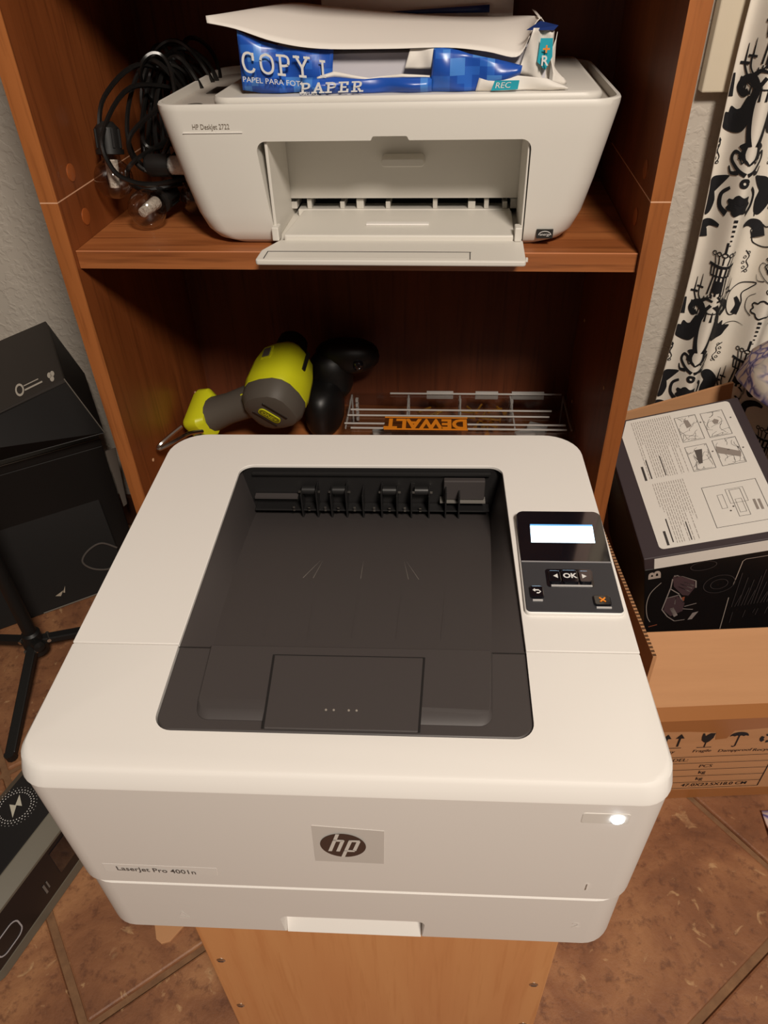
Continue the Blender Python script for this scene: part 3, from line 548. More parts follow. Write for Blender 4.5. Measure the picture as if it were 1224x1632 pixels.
# left blue panel with COPY
top = [(-0.0955, 0.905), (-0.075, 0.896), (-0.050, 0.8905), (-0.033, 0.8885), (-0.008, 0.889)]
bot = [(-0.0975, 0.8575), (-0.080, 0.8545), (-0.050, 0.8548), (-0.033, 0.8548), (-0.012, 0.8548)]
lb = panel((top, bot), FY, 0.004).build('wrapper', BLUE, rm, smooth=True, solid=0.0004)
def ft(x0, z0, tx=0.0, tz=0.0, d=0.0075, sx=1.0): return lambda x, y: W2(x0 + x*sx + tx*y, FY - d, z0 + y + tz*x)
SLAB = {'C': [([(0.62, 0.78), (0.56, 0.92), (0.36, 1.0), (0.14, 0.88), (0.04, 0.5), (0.14, 0.12), (0.36, 0.0), (0.56, 0.06), (0.64, 0.2)], 1), ([(0.62, 0.96), (0.62, 0.68)], 0)],
 'O': [([(0.38, 1.0), (0.12, 0.86), (0.04, 0.5), (0.12, 0.14), (0.38, 0.0), (0.64, 0.14), (0.72, 0.5), (0.64, 0.86), (0.38, 1.0)], 1)],
 'P': [([(0.16, 0.0), (0.16, 1.0)], 0), ([(0.02, 0.0), (0.34, 0.0)], 0), ([(0.02, 1.0), (0.40, 1.0)], 0), ([(0.36, 1.0), (0.56, 0.94), (0.62, 0.74), (0.56, 0.54), (0.36, 0.47), (0.16, 0.47)], 1)],
 'Y': [([(0.06, 1.0), (0.36, 0.46), (0.66, 1.0)], 0), ([(0.36, 0.46), (0.36, 0.0)], 0), ([(-0.04, 1.0), (0.18, 1.0)], 0), ([(0.54, 1.0), (0.76, 1.0)], 0), ([(0.22, 0.0), (0.50, 0.0)], 0)],
 'A': [([(0.08, 0.0), (0.36, 1.0), (0.64, 0.0)], 0), ([(0.18, 0.34), (0.54, 0.34)], 0), ([(-0.04, 0.0), (0.20, 0.0)], 0), ([(0.52, 0.0), (0.76, 0.0)], 0)],
 'E': [([(0.16, 0.0), (0.16, 1.0)], 0), ([(0.02, 0.0), (0.60, 0.0), (0.60, 0.22)], 0), ([(0.02, 1.0), (0.58, 1.0), (0.58, 0.80)], 0), ([(0.16, 0.5), (0.44, 0.5)], 0)],
 'R': [([(0.16, 0.0), (0.16, 1.0)], 0), ([(0.02, 0.0), (0.32, 0.0)], 0), ([(0.02, 1.0), (0.40, 1.0)], 0), ([(0.36, 1.0), (0.56, 0.94), (0.60, 0.76), (0.54, 0.58), (0.36, 0.50), (0.16, 0.50)], 1), ([(0.36, 0.50), (0.60, 0.0), (0.74, 0.0)], 0)],
 'I': [([(0.16, 0.0), (0.16, 1.0)], 0), ([(0.02, 1.0), (0.30, 1.0)], 0), ([(0.02, 0.0), (0.30, 0.0)], 0)]}
def slab_text(txt, size, fn, w=0.13, gap=0.86):
    m = MB(); x0 = 0.0; lift = 0
    for ch in txt:
        for pts, sm in SLAB[ch]:
            P = cr(pts, 4) if sm else [Vector(p) for p in pts]
            for a, b in zip(P, P[1:]):
                d = (b - a)
                if d.length < 1e-6: continue
                d.normalize(); nn = Vector((-d.y, d.x))*w/2; e = d*w*(0.5 if not sm else 0.12)
                lift = (lift + 1) % 40; quad = [fn((x0 + q.x)*size, (q.y - 0.5)*size) for q in (a - e + nn, b + e + nn, b + e - nn, a - e - nn)]; m.add([(p[0], p[1] - 0.00003*lift, p[2]) for p in quad], [(0,1,2,3)])
        x0 += gap if ch != 'I' else 0.45
    return m
slab_text('COPY', 0.0150, ft(-0.0925, 0.8812, 0, -0.10, sx=1.12), gap=0.98).build('title_print', LIGHTINK, lb)
slab_text('I', 0.0120, ft(-0.0200, 0.8745, 0, -0.10), 0.16).build('title_print', LIGHTINK, lb)
put_text(MB(), 'PAPEL PARA FOTOC', 0.0062, ft(-0.0945, 0.8672, 0, -0.10, sx=1.16)).build('title_print', LIGHTINK, lb)
# low torn band with PAPER
top = [(-0.038, 0.8665), (-0.010, 0.8675), (0.020, 0.8655), (0.050, 0.8668), (0.082, 0.8660)]
bot = [(-0.038, 0.8544), (-0.010, 0.8544), (0.020, 0.8544), (0.050, 0.8544), (0.082, 0.8544)]
mb_ = panel((top, bot), FY-0.006, 0.006).build('wrapper', BLUE, rm, smooth=True, solid=0.0004)
slab_text('PAPER', 0.0074, ft(-0.0390, 0.8600, 0.15, 0.025, 0.0135, 1.72), 0.17, 0.95).build('title_print', LIGHTINK, mb_)
put_text(MB(), 'OPIAS', 0.004, ft(-0.040, 0.8555, 0, 0, 0.0135, 1.5)).build('title_print', LIGHTINK, mb_)
top = [(-0.024, 0.8680), (-0.008, 0.8718), (0.025, 0.8662), (0.055, 0.8692), (0.080, 0.8672)]
bot = [(-0.024, 0.8660), (-0.008, 0.8668), (0.025, 0.8648), (0.055, 0.8660), (0.080, 0.8655)]
panel((top, bot), FY-0.0055, 0.002).build('torn_edge', PAPER, rm, smooth=True, solid=0.0003)
# right blue panel
top = [(0.0835, 0.8885), (0.098, 0.8885), (0.115, 0.8835), (0.140, 0.8790), (0.163, 0.8735)]
bot = [(0.0800, 0.8544), (0.098, 0.8544), (0.115, 0.8544), (0.130, 0.8545), (0.161, 0.8660)]
panel((top, bot), FY-0.005, 0.005).build('wrapper', BLUE, rm, smooth=True, solid=0.0004)
top = [(0.062, 0.8880), (0.070, 0.8880), (0.078, 0.8885), (0.0835, 0.8886)]; bot = [(0.057, 0.8730), (0.066, 0.8725), (0.074, 0.8722), (0.081, 0.8722)]
panel((top, bot), FY-0.0035, 0.002).build('torn_edge', PAPER, rm, smooth=True, solid=0.0003)
top = [(0.125, 0.8655), (0.140, 0.8655), (0.160, 0.8660), (0.185, 0.8640), (0.204, 0.8570)]; bot = [(0.122, 0.8544), (0.140, 0.8544), (0.160, 0.8546), (0.185, 0.8548), (0.206, 0.8550)]
wl = panel((top, bot), FY-0.0065, 0.003).build('wrapper_lining', PAPER, rm, smooth=True, solid=0.0004)
tgm = MB().add([W2(0.136, FY-0.0108, 0.8552), W2(0.160, FY-0.0108, 0.8560), W2(0.161, FY-0.0108, 0.8632), W2(0.139, FY-0.0108, 0.8632)], [(0,1,2,3)]).build('teal_badge', TEAL, wl)
put_text(MB(), 'REC', 0.0065, ft(0.1395, 0.8592, 0.2, 0.02, 0.0112, 1.2)).build('badge_print', LIGHTINK, tgm)
# right end, white lining folded up with a badge
def endp(a, b):
    x = 0.160 + 0.030*a + 0.010*b*(1-a); z = 0.868 + b*(0.034 - 0.004*a) - 0.014*a*(1-b); y = FY - 0.004 + 0.020*a + 0.004*math.sin(a*7+b*5)
    return W2(x, y, z)
en = MB().grid(endp, 10, 10).build('wrapper_end', PAPER, rm, smooth=True, solid=0.0004)
tb = MB().add([W2(0.1775, 0.0530, 0.8935), W2(0.1885, 0.0570, 0.8930), W2(0.1895, 0.0565, 0.8790), W2(0.1840, 0.0535, 0.8690), W2(0.1760, 0.0500, 0.8760)], [(0,1,2,3,4)]).build('teal_badge', TEAL, en)
put_text(MB(), 'R', 0.011, lambda x, y: W2(0.1790 + x, 0.0490, 0.8765 + y), bold=0.0002).build('badge_print', LIGHTINK, tb)
pm = MB(); pm.add([W2(0.1800, 0.0490, 0.8850), W2(0.1860, 0.0490, 0.8850), W2(0.1860, 0.0490, 0.8864), W2(0.1800, 0.0490, 0.8864)], [(0,1,2,3)]); pm.add([W2(0.1823, 0.0489, 0.8828), W2(0.1837, 0.0489, 0.8828), W2(0.1837, 0.0489, 0.8886), W2(0.1823, 0.0489, 0.8886)], [(0,1,2,3)]); pm.build('plus_mark', ORANGE, tb)
MB().grid(lambda a, b: W2(0.190 + 0.016*a*(1-b) + 0.002*math.sin(b*8), 0.058 + 0.01*a, 0.8555 + 0.042*b*(1-0.55*a)), 6, 8).build('wrapper_end', PAPER, rm, smooth=True, solid=0.0004)
MB().add([W2(0.1640, 0.050, 0.9000), W2(0.1760, 0.056, 0.9060), W2(0.1930, 0.066, 0.9015), W2(0.1890, 0.060, 0.8985)], [(0,1,2,3)]).build('wrapper', NAVYP, rm, solid=0.0004)
# loose top flap, white, curling up at its left corner
fe = cr([(-0.122, 0.050, 0.9110), (-0.0955, 0.046, 0.9065), (-0.060, 0.045, 0.8960), (-0.020, 0.046, 0.8900), (0.040, 0.046, 0.8888), (0.095, 0.046, 0.8888), (0.130, 0.048, 0.8850), (0.157, 0.050, 0.8800), (0.166, 0.054, 0.8905)], 5)
be = cr([(-0.126, 0.062, 0.9125), (-0.102, 0.120, 0.9155), (-0.065, 0.160, 0.9175), (-0.030, 0.170, 0.9135), (0.030, 0.175, 0.9070), (0.090, 0.175, 0.9025), (0.140, 0.170, 0.9015), (0.172, 0.130, 0.9040), (0.179, 0.080, 0.9065)], 5)
fl = MB(); n = len(fe)
def flf(a, b):
    k = round(a*(n-1)); p = Vector(fe[k])*(1-b) + Vector(be[k])*b; return W2(p.x, p.y, p.z + 0.004*math.sin(b*math.pi))
fl.grid(flf, n-1, 10); fl.build('loose_flap', PAPER, rm, smooth=True, solid=0.0005, ang=80)
MB().grid(lambda a, b: W2(0.176 + 0.014*b, 0.08 + 0.09*a, 0.9065 - 0.020*b*b), 6, 4).build('wrapper_end', PAPER, rm, smooth=True, solid=0.0004)
MB().grid(lambda a, b: W2(-0.038 + 0.196*a, 0.1800 + 0.012*b + 0.002*math.sin(a*3), 0.885 + 0.085*b), 8, 6).build('upright_sheet', PAPER, rm, smooth=True, solid=0.0008)
MB().grid(lambda a, b: W2(-0.006 + 0.140*a, 0.1780, 0.9050 - 0.001*a + (0.0005+0.0062*a)*b), 6, 2).build('wrapper', NAVYP, rm, smooth=True, solid=0.0004)

# ================================================================== STRING LIGHTS
sl_ = thing('string_lights', 'coiled black string lights with clear globe bulbs beside the inkjet printer', 'string lights', (-0.228, 0.13, ZS))
def LW(p): return (p[0]+0.228, p[1]-0.13, p[2]-ZS)
cb = MB(); cc = Vector((-0.214, 0.205, 0.822))
for k in range(17):
    ph = random.uniform(0, 6.28); tl = random.uniform(-0.45, 0.45); ra = random.uniform(0.018, 0.040); rb_ = random.uniform(0.040, 0.070)
    ctr = cc + Vector((random.uniform(-0.016, 0.016), random.uniform(-0.05, 0.05), random.uniform(-0.018, 0.014))); pts = []
    for j in range(14):
        q = 2*math.pi*j/14; u = ra*math.cos(q); v = rb_*math.sin(q)
        p = ctr + Vector((u*math.cos(tl) - 0.25*v*math.sin(tl), 0.03*math.sin(q+ph) + 0.02*math.cos(2*q+ph), v*math.cos(tl)*0.95 + u*math.sin(tl)))
        p.x = max(-0.262, min(p.x, -0.148 - max(0, 0.85-p.z)*0.25)); p.z = max(p.z, ZS+0.006); p.y = min(p.y, 0.282); pts.append(LW(p))
    cb.tube([tuple(v) for v in cr(pts, 4, True)] + [pts[0]], 0.0026, 6, False)
for pts in ([(-0.205, 0.19, 0.850), (-0.235, 0.150, 0.868), (-0.262, 0.110, 0.845), (-0.268, 0.092, 0.815), (-0.266, 0.094, 0.803)],
            [(-0.200, 0.18, 0.840), (-0.240, 0.130, 0.850), (-0.262, 0.085, 0.815), (-0.254, 0.070, 0.785), (-0.236, 0.075, 0.770), (-0.210, 0.085, 0.766), (-0.19, 0.12, 0.765)],
            [(-0.205, 0.17, 0.800), (-0.232, 0.085, 0.790), (-0.246, 0.085, 0.772), (-0.235, 0.095, 0.757), (-0.20, 0.12, 0.757)],
            [(-0.20, 0.16, 0.84), (-0.232, 0.090, 0.815), (-0.236, 0.088, 0.79), (-0.222, 0.092, 0.778), (-0.205, 0.12, 0.80), (-0.20, 0.16, 0.83)]):
    cb.tube([LW(v) for v in cr(pts, 6)], 0.0026, 6)
cb.build('cord', CABLE, sl_, smooth=True)
def bulb(c, axis, r=0.0205):
    ax = Vector(axis).normalized(); M = Matrix.Translation(LW(c)) @ ax.to_track_quat('Z', 'Y').to_matrix().to_4x4()
    so = MB().lathe([(0.0, r+0.034), (0.007, r+0.034), (0.0125, r+0.028), (0.0125, r+0.008), (0.0145, r+0.008), (0.0145, r+0.003), (0.0, r+0.003)], 14, M).build('socket', RUB, sl_, smooth=True)
    for q in range(8):
        aq = 2*math.pi*q/8; MB().box(0.0122, 0.0138, -0.001, 0.001, r+0.009, r+0.027, M @ Matrix.Rotation(aq, 4, 'Z')).build('socket_rib', RUB, so)
    gp = [(r*math.sin(t), -r*math.cos(t)) for t in [math.pi*k/14*0.84 for k in range(1, 15)]]
    g = MB().lathe([(0.0004, -r)] + gp + [(0.0095, r+0.004)], 22, M).build('bulb', GLASS, sl_, smooth=True, ang=80)
    MB().lathe([(0.001, -0.010), (0.0052, -0.009), (0.0062, 0.002), (0.0070, r*0.9), (0.0, r*0.9)], 14, M).build('diffuser_core', CRYSTAL, g, smooth=True)
bulb((-0.2632, 0.088, 0.7705), (0.0, 0.25, 1))
bulb((-0.2300, 0.080, 0.7410), (0.25, 1.0, 0.12))
bulb((-0.1850, 0.125, 0.7415), (-0.3, 1.0, 0.3))
bulb((-0.2150, 0.190, 0.7415), (0.2, 0.5, 0.8))
M = Matrix.Translation(LW((-0.209, 0.097, 0.7815))) @ Matrix.Rotation(math.pi/2, 4, 'Y')
so = MB().lathe([(0.0, -0.018), (0.009, -0.018), (0.0115, -0.014), (0.0115, 0.008), (0.0, 0.008)], 14, M).build('socket', RUB, sl_, smooth=True)
MB().lathe([(0.008, 0.008), (0.0095, 0.010), (0.0095, 0.040), (0.006, 0.044), (0.0, 0.044)], 14, M).build('crystal_sleeve', CRYSTAL, sl_, smooth=True)

# ================================================================== CORDLESS DRILL
LS = 0.376
dl_ = thing('cordless_drill', 'lime yellow and grey cordless drill lying in the lower compartment', 'drill', (-0.20, 0.14, LS))
O = Vector((-0.1388, 0.130, 0.4583)); A = Vector((0.0122, 0.110, 0.0429)).normalized(); H = Vector((-0.88, 0.10, -0.36)); H = (H - A*H.dot(A)).normalized(); B = A.cross(H)
def DWp(a, h, b): p = O + A*a + H*h + B*b; return (p.x+0.20, p.y-0.14, p.z-LS)
def oct_(r, a, sh=0.0, sb=1.0, n=16, pw=0.72):
    out = []
    for k in range(n):
        q = 2*math.pi*k/n; cx, cy = math.cos(q), math.sin(q); cx = math.copysign(abs(cx)**pw, cx); cy = math.copysign(abs(cy)**pw, cy)
        out.append(DWp(a, r*cx*1.0 + sh, r*cy*sb))
    return out
MB().loft([oct_(0.024, -0.008), oct_(0.034, -0.004), oct_(0.0395, 0.006), oct_(0.0405, 0.024)]).build('end_cap', TOOLG, dl_, smooth=True, bevel=0.001)
ys = MB().loft([oct_(0.0405, 0.0242), oct_(0.0420, 0.034), oct_(0.040, 0.070), oct_(0.035, 0.092), oct_(0.026, 0.104)]).build('motor_housing', YEL, dl_, smooth=True, bevel=0.001)
MB().loft([oct_(0.0225, 0.1042, n=16, pw=1), oct_(0.0235, 0.112, n=16, pw=1), oct_(0.021, 0.130, n=16, pw=1), oct_(0.013, 0.138, n=16, pw=1)]).build('chuck', RUB, dl_, smooth=True)
bd = rrect(-0.017, 0.017, -0.0065, 0.0065, 0.0062, 5)
T1 = Vector((0.70, 0, -0.71)); T1 = (T1 - A*T1.dot(A)).normalized(); T2 = Vector((0.71, 0, 0.70)); T2 = (T2 - A*T2.dot(A) - T1*T2.dot(T1)).normalized()
def badge(h, b, a): p = O + A*(a - 0.002) + T1*h + T2*b; return (p.x+0.20, p.y-0.14, p.z-LS)
bo = MB().loft([[badge(x, y, -0.0050) for x, y in bd], [badge(x, y, -0.0075) for x, y in bd]]).build('badge', YEL, dl_)
bi = rrect(-0.0158, 0.0158, -0.0053, 0.0053, 0.005, 5)
MB().add([badge(x, y, -0.0077) for x, y in bi], [tuple(range(len(bi)))]).build('badge_face', mat('badge_olive', srgb(120, 122, 20), 0.5), bo)
put_text(MB(), 'ONE+', 0.0095, lambda x, y: badge(x, y, -0.0079), align='CENTER', bold=0.0002).build('badge_print', YEL, bo)
for k in range(2):
    MB().loft([[badge(x, y + (0.014 if k else -0.013), -0.0035) for x, y in rrect(-0.022, 0.022, -0.003, 0.003, 0.002, 3)], [badge(x, y + (0.014 if k else -0.013), -0.0065) for x, y in rrect(-0.020, 0.020, -0.002, 0.002, 0.001, 3)]]).build('cap_rib', RUB, dl_)
# dark vents, switch on the housing
def shell(a, ang, r): return DWp(a, r*math.cos(ang), r*math.sin(ang))
up = math.atan2((Vector((0, 0, 1))).dot(B), (Vector((0, 0, 1))).dot(H))
def patch(a0, a1, q0, q1, r, name, m):
    return MB().loft([[shell(a0, up+q0, r-.003), shell(a1, up+q0, r-.003), shell(a1, up+q1, r-.003), shell(a0, up+q1, r-.003)], [shell(a0, up+q0, r), shell(a1, up+q0, r), shell(a1, up+q1, r), shell(a0, up+q1, r)]]).build(name, m, ys, bevel=0.0006)
patch(0.062, 0.083, -0.62, -0.2, 0.0415, 'direction_switch_frame', YEL); patch(0.065, 0.080, -0.56, -0.27, 0.0425, 'direction_switch', TOOLG)
patch(0.036, 0.066, 0.62, 0.72, 0.0425, 'vent_slot', RUB); patch(0.060, 0.092, 1.0, 1.14, 0.0425, 'vent_slot', RUB)
sp_ = MB()
for k in range(5): sp_.tube([shell(0.048+0.006*k, up+0.38, 0.0410), shell(0.050+0.006*k, up+0.50, 0.0410)], 0.0007, 4)
sp_.build('side_print', mat('olive_print', srgb(110, 112, 24), 0.5), ys)
# handle and foot
def hring(h, ra, rbb, a0): return [DWp(a0 + ra*math.cos(2*math.pi*k/14), h, rbb*math.sin(2*math.pi*k/14)) for k in range(14)]
MB().loft([hring(0.020, 0.027, 0.025, 0.030), hring(0.050, 0.025, 0.022, 0.026), hring(0.080, 0.024, 0.021, 0.020), hring(0.108, 0.027, 0.024, 0.014)]).build('grip', TOOLG, dl_, smooth=True)
MB().loft([hring(0.018, 0.012, 0.0245, 0.026), hring(0.045, 0.010, 0.0225, 0.022)]).build('grip_inlay', YEL, dl_, smooth=True)
def fring2(h, s): return [DWp(0.014 + x*s, h, y*s) for x, y in rrect(-0.036, 0.036, -0.026, 0.026, 0.010, 4)]
ft_ = MB().loft([fring2(0.106, 0.72), fring2(0.114, 0.96), fring2(0.130, 1.0), fring2(0.138, 0.9)]).build('foot', YEL, dl_, smooth=True, bevel=0.001)
MB().loft([[DWp(-0.024+x, 0.118, y) for x, y in rrect(-0.001, 0.004, -0.010, 0.002, 0.0005, 2)], [DWp(-0.024+x, 0.129, y) for x, y in rrect(-0.001, 0.004, -0.010, 0.002, 0.0005, 2)]]).build('foot_latch', TOOLG, ft_)
hk = cr([(-0.2400, 0.120, 0.428), (-0.2473, 0.090, 0.4430), (-0.2600, 0.066, 0.4450), (-0.2730, 0.053, 0.4430), (-0.2765, 0.052, 0.4445), (-0.2725, 0.055, 0.4490), (-0.2640, 0.069, 0.4530), (-0.2530, 0.086, 0.4570)], 6)
MB().tube([(p.x+0.20, p.y-0.14, p.z-LS) for p in hk], 0.0030, 8).build('belt_hook', STEEL, dl_, smooth=True)

# ================================================================== CLEAR ORGANISER
og = thing('parts_organizer', 'clear plastic parts organizer with orange logo in the lower compartment', 'organizer', (0.118, 0.19, LS), 0.03)
ox, oy, oz = 0.160, 0.052, 0.050
wl_ = [(-ox, ox, -oy, -oy+0.002), (-ox, ox, oy-0.002, oy), (-ox, -ox+0.002, -oy+0.002, oy-0.002), (ox-0.002, ox, -oy+0.002, oy-0.002)]
for x0, x1, y0, y1 in wl_: MB().box(x0, x1, y0, y1, 0.002, oz).build('side_wall', CLEAR, og)
MB().box(-ox, ox, -oy, oy, 0.0, 0.002).build('base', CLEAR, og)
MB().box(-ox-0.002, ox+0.002, -oy-0.002, oy+0.002, oz, oz+0.0022).build('lid', CLEAR, og)
for k, x in enumerate((-0.072, 0.005, 0.078)):
    MB().box(x-0.0008, x+0.0008, -oy+0.002, oy-0.002, 0.002, oz-0.004).build('divider', CLEAR, og)
for k, x in enumerate((-0.150, -0.072, 0.005, 0.082)):
    for q in range(5): MB().box(x-0.002, x+0.002, oy-0.010+q*0.0, oy-0.004, 0.010+q*0.008, 0.015+q*0.008).build('divider_tooth', CLEARRIB, og)
for (y, z, x0, x1) in ((-0.046, oz+0.0024, -0.150, 0.150), (-0.012, oz+0.0024, -0.158, 0.130), (0.004, oz+0.0024, -0.155, 0.135), (oy, oz+0.0024, -0.1, 0.155), (-0.034, oz+0.0024, -0.160, 0.150)):
    MB().box(x0, x1, y-0.0009, y+0.0009, z-0.001, z+0.0012).build('lid_ridge', CLEARRIB, og, bevel=0.0004)
for x in (-0.158, -0.072, 0.005, 0.080, 0.158):
    MB().box(x-0.0010, x+0.0010, -0.040, 0.050, oz-0.0034, oz-0.0008).build('divider_edge', CLEARRIB, og)
    MB().box(x-0.0012, x+0.0012, oy-0.0008, oy+0.0016, 0.002, oz-0.001).build('corner_rib', CLEARRIB, og)
for x0, x1 in ((-0.045, -0.005), (0.028, 0.062), (0.082, 0.130)):
    MB().box(x0, x1, oy+0.0022, oy+0.006, oz-0.008, oz+0.004).build('hinge', CLEARRIB, og, bevel=0.0005)
OO = mat('organizer_orange', srgb(232, 138, 34), 0.4)
lgp = MB().box(-0.103, 0.014, -0.0505, -0.018, oz+0.0022, oz+0.0036).build('logo_plate', mat('organizer_dark', srgb(84, 44, 12), 0.5), og, bevel=0.0005)
for y in (-0.0495, -0.0190): MB().box(-0.103, 0.014, y-0.0012, y+0.0012, oz+0.0030, oz+0.0042).build('logo_border', OO, lgp)
put_text(MB(), 'DEWALT', 0.0320, lambda x, y: (-0.0445 - x*0.90, -0.0345 - y*1.05, oz+0.0039), bold=0.0014, align='CENTER').build('logo_print', OO, lgp)
random.seed(3)
for k in range(26):
    x = random.choice([random.uniform(-0.055, -0.005), random.uniform(0.012, 0.07)]); y = random.uniform(0.0, 0.042); an = random.uniform(0, 3.1)
    M = Matrix.Translation((x, y, 0.020 + 0.006*(k % 4))) @ Matrix.Rotation(an, 4, 'Z') @ Matrix.Rotation(math.pi/2, 4, 'Y')
    MB().lathe([(0.0, -0.013), (0.0035, -0.013), (0.0035, -0.011), (0.0016, -0.0105), (0.0016, 0.010), (0.0, 0.012)], 8, M).build('screw', mat('brass_screw', srgb(210, 150, 50), 0.3, metal=0.7), og)
for x, y, a in ((0.10, 0.0, 0.3), (0.12, 0.02, -0.4), (0.115, -0.02, 0.9), (-0.11, 0.0, 0.2)):
    MB().box(-0.014, 0.014, -0.008, 0.008, 0, 0.016, Matrix.Translation((x, y, 0.003)) @ Matrix.Rotation(a, 4, 'Z')).build('small_packet', CLEARRIB, og, bevel=0.002)

# ================================================================== BLACK DEVICE IN SHADOW
bd_ = thing('black_device', 'black rounded plastic device in shadow between the drill and the clear organizer', 'device', (-0.083, 0.235, LS))
def sup(c, r, n=18, m=10, pw=0.8, M=None):
    rings = []
    for j in range(m+1):
        t = -math.pi/2 + math.pi*j/m; ct = max(0.02, math.cos(t))**pw; rings.append([(c[0]+r[0]*ct*math.cos(2*math.pi*k/n), c[1]+r[1]*ct*math.sin(2*math.pi*k/n), c[2]+r[2]*math.copysign(abs(math.sin(t))**pw, math.sin(t))) for k in range(n)])
    return rings
DEV = mat('deep_black_plastic', srgb(12, 11, 11), 0.45)
MB().loft(sup((0.000, -0.008, 0.040), (0.030, 0.056, 0.040), pw=0.6)).build('body', DEV, bd_, smooth=True)
MB().loft(sup((0.010, 0.012, 0.078), (0.034, 0.030, 0.040))).build('neck', DEV, bd_, smooth=True)
MB().loft(sup((0.036, 0.016, 0.108), (0.048, 0.026, 0.025))).build('head', DEV, bd_, smooth=True)
MB().loft(sup((0.055, -0.008, 0.104), (0.008, 0.006, 0.008))).build('button', BLKG, bd_, smooth=True)

# ================================================================== CARTON
CY = 0.1244; ct = thing('shipping_carton', 'open brown shipping carton with black handling symbols on the floor', 'carton', (0.36, -0.1485, 0), CY)
CWd, CDp, CHt, CT_ = 0.285, 0.445, 0.186, 0.005
MB().box(0, CWd, 0, CT_, 0, CHt).build('front_wall', KRAFT, ct)
MB().box(0, CWd, CDp-CT_, CDp, 0, CHt).build('back_wall', KRAFT, ct)
MB().box(0, CT_, CT_, CDp-CT_, 0, CHt).build('side_wall', KRAFT, ct)
MB().box(CWd-CT_, CWd, CT_, CDp-CT_, 0, CHt).build('side_wall', KRAFT, ct)
MB().box(CT_, CWd-CT_, CT_, CDp-CT_, 0, 0.006).build('base', KRAFT, ct)
MB().box(0.02, CWd-0.02, 0.03, CDp-0.03, 0.006, 0.05).build('packing_pad', KRAFT, ct)
# front flap leaning back, left flap standing, right flap folded out, back flap standing
def slab(a, b, c_, d, n, t=0.0045): return MB().hexa([a, b, c_, d], [tuple(Vector(p) + Vector(n)*t) for p in (a, b, c_, d)])
slab((0.0, 0.0, CHt), (CWd, 0.0, CHt), (CWd, 0.078, CHt+0.080), (0.0, 0.078, CHt+0.080), (0, 0.7, -0.7)).build('front_flap', KRAFT, ct, bevel=0.001)
lf = slab((0, 0.012, CHt), (0, CDp-0.05, CHt), (0.002, CDp-0.06, CHt+0.105), (0.002, 0.018, CHt+0.105), (1, 0, 0)).build('side_flap', KRAFT, ct)
random.seed(11); fl_ = MB()
for k in range(60):
    y = 0.019 + k*0.006; fl_.box(0.0022, 0.0062, y, y+0.003, CHt+0.105, CHt+0.1056)
fl_.build('corrugation', mat('dark_flute', srgb(92, 62, 38), 0.9), lf)['kind'] = 'stuff'
slab((CWd, 0.012, CHt), (CWd, CDp-0.03, CHt), (CWd+0.006, CDp-0.05, CHt-0.112), (CWd+0.006, 0.03, CHt-0.112), (1, 0, 0.1), 0.004).build('side_flap', KRAFT, ct)
slab((0.03, CDp-0.012, CHt), (CWd-0.02, CDp-0.012, CHt), (0.232, CDp-0.012, 0.420), (0.050, CDp-0.012, 0.366), (0, 1, 0)).build('back_flap', KRAFT, ct)
# tape and print on the front wall
cw = -0.0004
tp_ = MB(); tw = [(0.0, 0.165), (0.07, 0.162), (0.105, 0.158), (0.108, 0.142), (0.122, 0.144), (0.128, 0.160), (0.20, 0.166), (CWd, 0.168)]
for a, b in zip(tw, tw[1:]): tp_.add([(a[0], cw, a[1]), (b[0], cw, b[1]), (b[0], cw, CHt), (a[0], cw, CHt)], [(0,1,2,3)]); 
tp_.add([(0.0, cw, CHt), (CWd, cw, CHt), (CWd, 0.012, CHt+0.0125), (0.0, 0.012, CHt+0.0125)], [(0,1,2,3)])
tp_.build('packing_tape', KRAFTD, ct, solid=0.0003)
MB().add([(0.0, cw, 0.001), (CWd, cw, 0.001), (CWd, cw, 0.020), (0.0, cw, 0.024)], [(0,1,2,3)]).build('packing_tape', KRAFTD, ct, solid=0.0003)
pr_ = MB(); PD = -0.0009
def q4(*p): pr_.add([(x, PD, z) for x, z in p], [tuple(range(len(p)))])
def ln(x0, z0, x1, z1, w=0.0011):
    d = Vector((x1-x0, z1-z0)).normalized(); nx, nz = -d.y*w/2, d.x*w/2; q4((x0+nx, z0+nz), (x1+nx, z1+nz), (x1-nx, z1-nz), (x0-nx, z0-nz))
for x in (0.0435, 0.0605):
    ln(x, 0.1300, x, 0.1490, 0.0026); q4((x-0.0058, 0.1480), (x+0.0058, 0.1480), (x, 0.1580))
ln(0.036, 0.1268, 0.0665, 0.1268, 0.0013)
q4((0.0885, 0.1575), (0.0905, 0.1575), (0.0930, 0.1510), (0.0955, 0.1545), (0.0985, 0.1575), (0.1045, 0.1572), (0.1040, 0.1470), (0.1010, 0.1400), (0.0985, 0.1370), (0.0945, 0.1370), (0.0900, 0.1420), (0.0885, 0.1500))
ln(0.0967, 0.1375, 0.0967, 0.1268, 0.0016); ln(0.0870, 0.1262, 0.1065, 0.1258, 0.0013)
um = [(0.1250, 0.1480)] + [(0.1372 + 0.0122*math.cos(t), 0.1480 + 0.0095*math.sin(t)) for t in [math.pi - math.pi*k/12 for k in range(1, 12)]] + [(0.1494, 0.1480), (0.1455, 0.1495), (0.1430, 0.1478), (0.1400, 0.1498), (0.1372, 0.1480), (0.1344, 0.1498), (0.1314, 0.1478), (0.1285, 0.1495)]
q4(*um); ln(0.1372, 0.1490, 0.1372, 0.1265, 0.0018); ln(0.1372, 0.1265, 0.1345, 0.1245, 0.0018); ln(0.1345, 0.1245, 0.1330, 0.1268, 0.0016)
